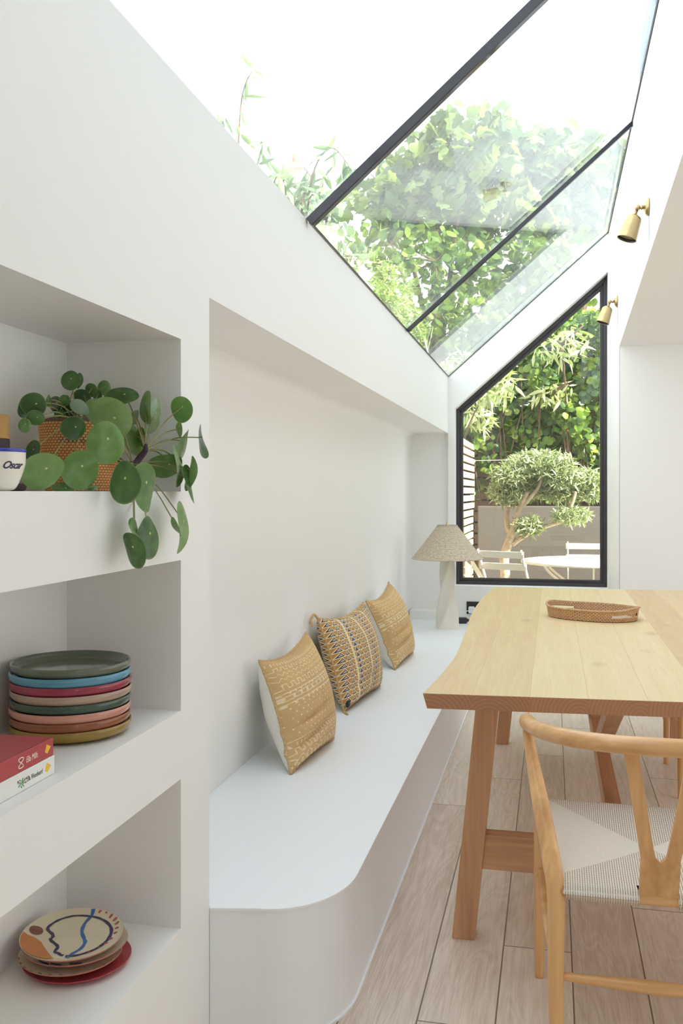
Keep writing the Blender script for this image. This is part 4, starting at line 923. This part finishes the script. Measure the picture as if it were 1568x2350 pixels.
# planter wall, fence behind the hedge
o = MB().box((-.80, 10.35, 0), (2.6, 10.85, 1.20)).build('planter_wall', M_plant, bevel=.01); tag(o, 'long grey rendered planter wall below the leafy hedge', 'planter')
rf = empty('rear_fence', (.9, 11.05, 0), 'brown horizontal board fence behind the leafy hedge', 'fence')
m = MB(); z = .1
while z < 2.3: m.box((-2.2, -.012, z), (2.4, .012, z + .11)); z += .13
m.build('board_panel', M_bfence, rf)
for x in (-2.2, .2, 2.3): MB().box((x, .02, 0), (x + .08, .09, 2.35)).build('fence_post', M_post, rf)
MB().box((-2.2, .095, 0), (2.4, .11, 2.35)).build('gap_backing', M_post, rf)  # dark sheet added so no backlight shows between the boards

hd = empty('leafy_hedge', (.6, 10.6, 1.2), 'dense leafy green hedge above the grey planter', 'hedge')
P = []
n = 15000
xs = rng.uniform(-1.15, 2.6, n); zs = 1.25 + 2.1 * rng.random(n) ** .8; 
hump = .16 * np.sin(xs*5.1) * np.cos(zs*4.3) + .1*np.sin(xs*11 + zs*7)
ys_ = 10.55 + hump + rng.random(n) ** 1.5 * .5
keep = ~((zs < 1.6) & (rng.random(n) < .2)) & ~((zs < 1.9) & (xs < -.5) & (rng.random(n) < .4))
P = np.stack([xs, ys_, zs], 1)[keep]
leaves('foliage', OVAL, P, .085, M_hedge, hd, (0, -.8, .55), .8)
m = MB()
for k in range(26):
    x = -.95 + 3.4*random.random(); m.tube([(x, 10.65, 1.15 - 1.2), (x + random.uniform(-.1, .1), 10.62, 1.75 - 1.2 + .0), (x + random.uniform(-.3, .3), 10.6, 2.6 - 1.2)], [.011, .009, .004], 6, smooth_path=4)
for i in range(len(m.v)): m.v[i] = (m.v[i][0] - .6, m.v[i][1] - 10.6, m.v[i][2])
m.build('branches', M_bark2, hd)
for o_ in (hd,):
    fo = [x for x in scene.objects if x.parent is hd and x.name.startswith('foliage')][0]; fo.data.transform(Matrix.Translation((-.6, -10.6, -1.2)))
def plant_root(name, loc, label, cat): return empty(name, loc, label, cat)
def shift(o, root):
    o.data.transform(Matrix.Translation(-root.location))
# olive
YO = 8.75
A = lambda u, v, dy=0: at_y(u, v, YO + dy)
ol = plant_root('olive_tree', A(1160, 1500), 'cloud pruned olive tree with twisted pale trunk in garden', 'tree'); ol.location.z = 0
m = MB(); g0 = A(1160, 1335); g0.z = 0
m.tube([g0, A(1160, 1330), A(1158, 1280), A(1170, 1240), A(1182, 1205), A(1192, 1170), A(1210, 1128)], [.052, .046, .044, .038, .032, .027, .023], 12, smooth_path=6)
m.tube([A(1180, 1245, .02), A(1167, 1215, .03), A(1163, 1185, .05), A(1170, 1160, .06)], [.03, .026, .022, .02], 10, smooth_path=6)
m.tube([A(1175, 1250), A(1200, 1232), A(1230, 1215), A(1270, 1203), A(1300, 1190), A(1312, 1160), A(1322, 1128)], [.026, .022, .020, .018, .018, .017, .015], 10, smooth_path=6)
m.tube([A(1192, 1170), A(1235, 1120), A(1245, 1085)], [.02, .016, .01], 8, smooth_path=5)
m.tube([A(1200, 1150), A(1180, 1125), A(1165, 1105)], [.014, .012, .01], 8, smooth_path=5)
o = m.build('trunk', M_bark, ol, bevel=0); shift(o, ol)
px_m = 8.6 / F
P = []
for u, v, a_, b_, k in ((1240, 1066, 80, 32, 1500), (1165, 1090, 38, 24, 500), (1165, 1130, 44, 30, 800), (1225, 1118, 55, 26, 800), (1335, 1105, 52, 30, 1000), (1283, 1130, 40, 20, 450), (1310, 1183, 42, 20, 480), (1213, 1208, 36, 22, 420), (1290, 1095, 40, 25, 500), (1345, 1130, 36, 22, 300)):
    c_ = A(u, v, random.uniform(-.1, .15)); P.append(blob(c_, (a_*px_m, a_*px_m*.7, b_*px_m), int(k*1.5), .5))
o = leaves('foliage', LANCE, np.concatenate(P), .062, M_olive, ol, (0, -.3, .5)); shift(o, ol)

# trees beyond, each with crown and trunk
def tree(name, label, blobs, Y, shape, size, mt, dens, bark, droop=.5, bias=(0, -.5, .4), trunk_r=.09):
    c0 = at_y(blobs[0][0], blobs[0][1], Y); r = plant_root(name, (c0.x, Y, 0), label, 'tree' if 'tree' in name else 'shrub'); P = []
    m = MB(); top = Vector((c0.x, Y, c0.z)); trunk = [Vector((c0.x, Y, 0)), Vector((c0.x + .08, Y, c0.z*.5)), top]; m.tube(trunk, [trunk_r, trunk_r*.8, trunk_r*.4], 8, smooth_path=4)
    for u, v, a_, b_ in blobs:
        k = depth((c0.x, Y)) / F; c_ = at_y(u, v, Y + random.uniform(-.5, .5)); R_ = (a_*k, a_*k*.7, b_*k); n_ = int(dens * R_[0] * R_[2] * 4); P.append(blob(c_, R_, n_, .55))
        m.tube([trunk[1], (trunk[1]+c_)/2 + Vector((0, 0, .2)), c_], [trunk_r*.5, trunk_r*.3, trunk_r*.12], 6, smooth_path=4)
        for _ in range(4): e = c_ + Vector((random.uniform(-.8, .8)*R_[0], random.uniform(-.8, .8)*R_[1], random.uniform(-.7, .9)*R_[2])); m.tube([c_, e], [.02, .006], 5)
    o = m.build('branches', bark, r); shift(o, r); o = leaves('foliage', shape, np.concatenate(P), size, mt, r, bias, droop); shift(o, r); return r
tree('fig_tree', 'large fig tree with broad lobed leaves seen through roof glass', [(990, 380, 110, 85), (1080, 330, 110, 90), (900, 450, 110, 80), (1010, 470, 150, 90), (1180, 360, 110, 90), (1150, 480, 150, 90)], 12.2, FIG, .19, M_fig, 150, M_bark2)
tree('fig_tree', 'fig tree crown right of the larger one, behind hazy glass', [(1300, 360, 110, 70), (1400, 380, 90, 60), (1280, 460, 140, 80), (1400, 470, 90, 90)], 12.8, FIG, .19, M_fig, 150, M_bark2)
tree('garden_tree', 'dark leafy tree low behind the hedge through roof glass', [(1000, 600, 150, 70), (1150, 620, 150, 80), (1280, 600, 120, 90), (900, 560, 90, 60), (1100, 720, 160, 80), (1250, 720, 130, 90), (1180, 830, 140, 90)], 12.0, OVAL, .13, M_hedge, 190, M_bark2)
tree('conifer_shrub', 'light green feathery shrub beyond the left wall', [(880, 650, 34, 60), (895, 710, 50, 60), (925, 760, 60, 60), (870, 700, 40, 50)], 9.6, LANCE, .10, M_con, 1500, M_bark2, 0, (0, -.3, .8), .05)
tree('pale_shrub', 'pale spiky leaved shrub at the left of the garden window', [(1010, 880, 55, 50), (1085, 920, 50, 45), (1130, 880, 55, 42), (1060, 850, 50, 45), (1100, 960, 35, 25)], 10.1, LANCE, .14, M_pale, 900, M_bark2, 1.2, (0, -.4, .5), .03)
tree('pale_shrub', 'pale leaved shrub hanging over hedge at upper right of window', [(1290, 790, 70, 40), (1240, 850, 60, 35), (1335, 880, 45, 22), (1270, 900, 60, 25)], 10.6, LANCE, .15, M_pale, 420, M_bark2, 1.2, (0, -.4, .5), .03)
# arching shoots seen above the left wall
def shoots(label, items, Y, base):
    r = plant_root('buddleia', at_y(*base, Y), label, 'shrub'); m = MB(); P = []
    for path in items:
        pts = [at_y(u, v, Y) for u, v in path]; pts = [Vector((pts[0].x, Y, 0))] + pts; Q, R_ = catmull(pts, [.012]*len(pts), 6); m.tube(Q, [.010*(1 - i/len(Q)) + .002 for i in range(len(Q))], 6)
        for i, q in enumerate(Q):
            if i > 7 and i % 2 == 0: P += [q, q + Vector((.01, 0, .01))]
    o = m.build('stems', M_bark2, r); shift(o, r); o = leaves('foliage', LANCE, P, .17, M_bud, r, (0, -.6, .2), .9); shift(o, r); return r
shoots('tall buddleia shoots rising above the left wall', [[(530, 520), (545, 360), (556, 220), (580, 160)], [(560, 520), (590, 380), (610, 310)], [(600, 540), (625, 430), (640, 400)], [(520, 500), (515, 340), (512, 270)]], 6.5, (560, 700))
shoots('drooping buddleia shoots left of first glazing bar', [[(690, 560), (710, 440), (730, 370), (765, 340), (800, 380)], [(700, 560), (735, 450), (745, 400)], [(660, 540), (680, 470), (690, 430)], [(640, 520), (655, 450), (650, 410)]], 6.8, (700, 800))
tree('wall_shrub', 'grey green bushy shrub behind the left wall near glazing bar', [(690, 470, 50, 45), (640, 420, 30, 30), (750, 500, 50, 50), (800, 600, 50, 60), (860, 800, 50, 60), (920, 790, 50, 50)], 8.6, OVAL, .09, M_bud, 380, M_bark2, .4)

# neighbouring houses
M_brick = None
def brick(name, c1, c2, cm):
    b = NB(name); t = b.n('ShaderNodeTexBrick'); b.put(t.inputs['Vector'], b.coord('Object')); t.inputs['Color1'].default_value = (*c1, 1); t.inputs['Color2'].default_value = (*c2, 1); t.inputs['Mortar'].default_value = (*cm, 1)
    t.inputs['Scale'].default_value = 1; t.inputs['Brick Width'].default_value = .225; t.inputs['Row Height'].default_value = .075; t.inputs['Mortar Size'].default_value = .008
    x, y, z = b.xyz(b.coord('Object')); b.put(t.inputs['Vector'], b.vec(b.m('ADD', x, y), z, 0)); b.base(t.outputs[0]).set(Roughness=.85); b.bump(t.outputs['Fac'], -.4, .006); return b.mat
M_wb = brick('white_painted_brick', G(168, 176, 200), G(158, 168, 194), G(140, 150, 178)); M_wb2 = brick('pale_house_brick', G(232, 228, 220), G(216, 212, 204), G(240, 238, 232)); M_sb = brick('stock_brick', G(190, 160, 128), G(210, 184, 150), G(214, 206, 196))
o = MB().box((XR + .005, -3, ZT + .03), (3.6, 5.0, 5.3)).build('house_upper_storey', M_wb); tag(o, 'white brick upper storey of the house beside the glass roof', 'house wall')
hs = empty('neighbour_house', at_y(1370, 850, 15.5), 'white brick house partly hidden behind trees at window right', 'house'); hs.location.z = 0
q = hs.location; m = MB().box((-.55, 0, 0), (4.5, 4, 6.6)); m.build('house_wall', M_wb2, hs); m = MB().add([(-.5, -.3, 6.6), (4.8, -.3, 6.6), (4.8, 4.3, 6.6), (-.5, 4.3, 6.6), (-.5, 2, 7.0), (4.8, 2, 7.0)], [(0,1,5,4),(2,3,4,5),(1,2,5),(3,0,4),(3,2,1,0)]); m.build('house_roof', plain('roof_slate', G(90, 92, 100), .6), hs)
nh = empty('terraced_house', at_y(670, 470, 21), 'distant terraced house with brick chimney above left wall', 'house'); nh.location.z = 0
zc1 = at_y(670, 370, 21).z; zr = at_y(670, 432, 21).z
m = MB().box((-1.5, 0, 0), (5, 5, zr - .4)); m.build('house_wall', M_wb2, nh)
m = MB().add([(-1.7, -.2, zr-.4), (5.2, -.2, zr-.4), (5.2, 5.2, zr-.4), (-1.7, 5.2, zr-.4), (-1.7, 2.5, zr+.3), (5.2, 2.5, zr+.3)], [(0,1,5,4),(2,3,4,5),(1,2,5),(3,0,4),(3,2,1,0)]); m.build('house_roof', plain('roof_tile', G(110, 120, 150), .6), nh)
m = MB().box((-.2, .1, zr-.5), (.25, .9, zc1-.12)).box((-.25, .05, zc1-.12), (.30, .95, zc1)); m.build('chimney_stack', M_sb, nh)
M_pot = plain('terracotta_pot', G(196, 140, 110), .8)
for y in (.25, .7): MB().tube([(.02, y, zc1), (.02, y, zc1 + .25)], [.09, .07], 10).build('chimney_pot', M_pot, nh)

# ------------------------------------------------------------------ garden furniture
gt = empty('garden_table', (.36, 8.98, 0), 'round white metal bistro table outside the window', 'table')
MB().lathe([(0, .72), (.63, .72), (.65, .717), (.65, .695), (.64, .695), (.635, .712), (0, .712)], 72).build('table_top', M_wf, gt)
for sx in (-1, 1):
    for sy in (-1, 1):
        MB().tube([(sx*.44, sy*.30, .705), (sx*.36, sy*.28, .60), (sx*.05, sy*.24, .36), (-sx*.42, sy*.30, .0)], .013, 8, smooth_path=6).build('leg', M_wf, gt)
MB().tube([(0, -.3, .71), (0, -.3, .36)], .008, 6).build('brace', M_wf, gt)
def garden_chair(label, loc, rz):
    t = empty('garden_chair', loc, label, 'chair', rz, 'white folding garden chairs')
    for s_ in (-1, 1):
        bar(MB(), (s_*.19, -.32, 0) , (s_*.19, .0+.02, .45) if False else (s_*.19, .22, .45), .012, .028, (0, 1, 0)).build('leg', M_wf, t)
        bar(MB(), (s_*.205, .26, 0), (s_*.205, -.26, .84), .012, .028, (0, 1, 0)).build('back_upright', M_wf, t)
    for z, y in ((.80, -.238), (.69, -.17)):
        MB().box((-.225, y - .014, z - .03), (.225, y - .002, z + .03)).build('back_slat', M_wf, t, bevel=.004)
    for k in range(5): MB().box((-.20, -.13 + k*.075, .448), (.20, -.13 + k*.075 + .055, .460)).build('seat_slat', M_wf, t, bevel=.003)
    return t
garden_chair('white folding chair behind the olive trunk, seen from its back', (-.37, 8.62, 0), math.radians(-20))
garden_chair('white folding chair beside the slat fence at window left', (-.60, 9.1, 0), math.radians(-80))
garden_chair('white folding chair on the far side of the white round table', (.36, 9.62, 0), PI)
garden_chair('white folding chair at lower right corner of the garden window', (.66, 8.42, 0), math.radians(20))
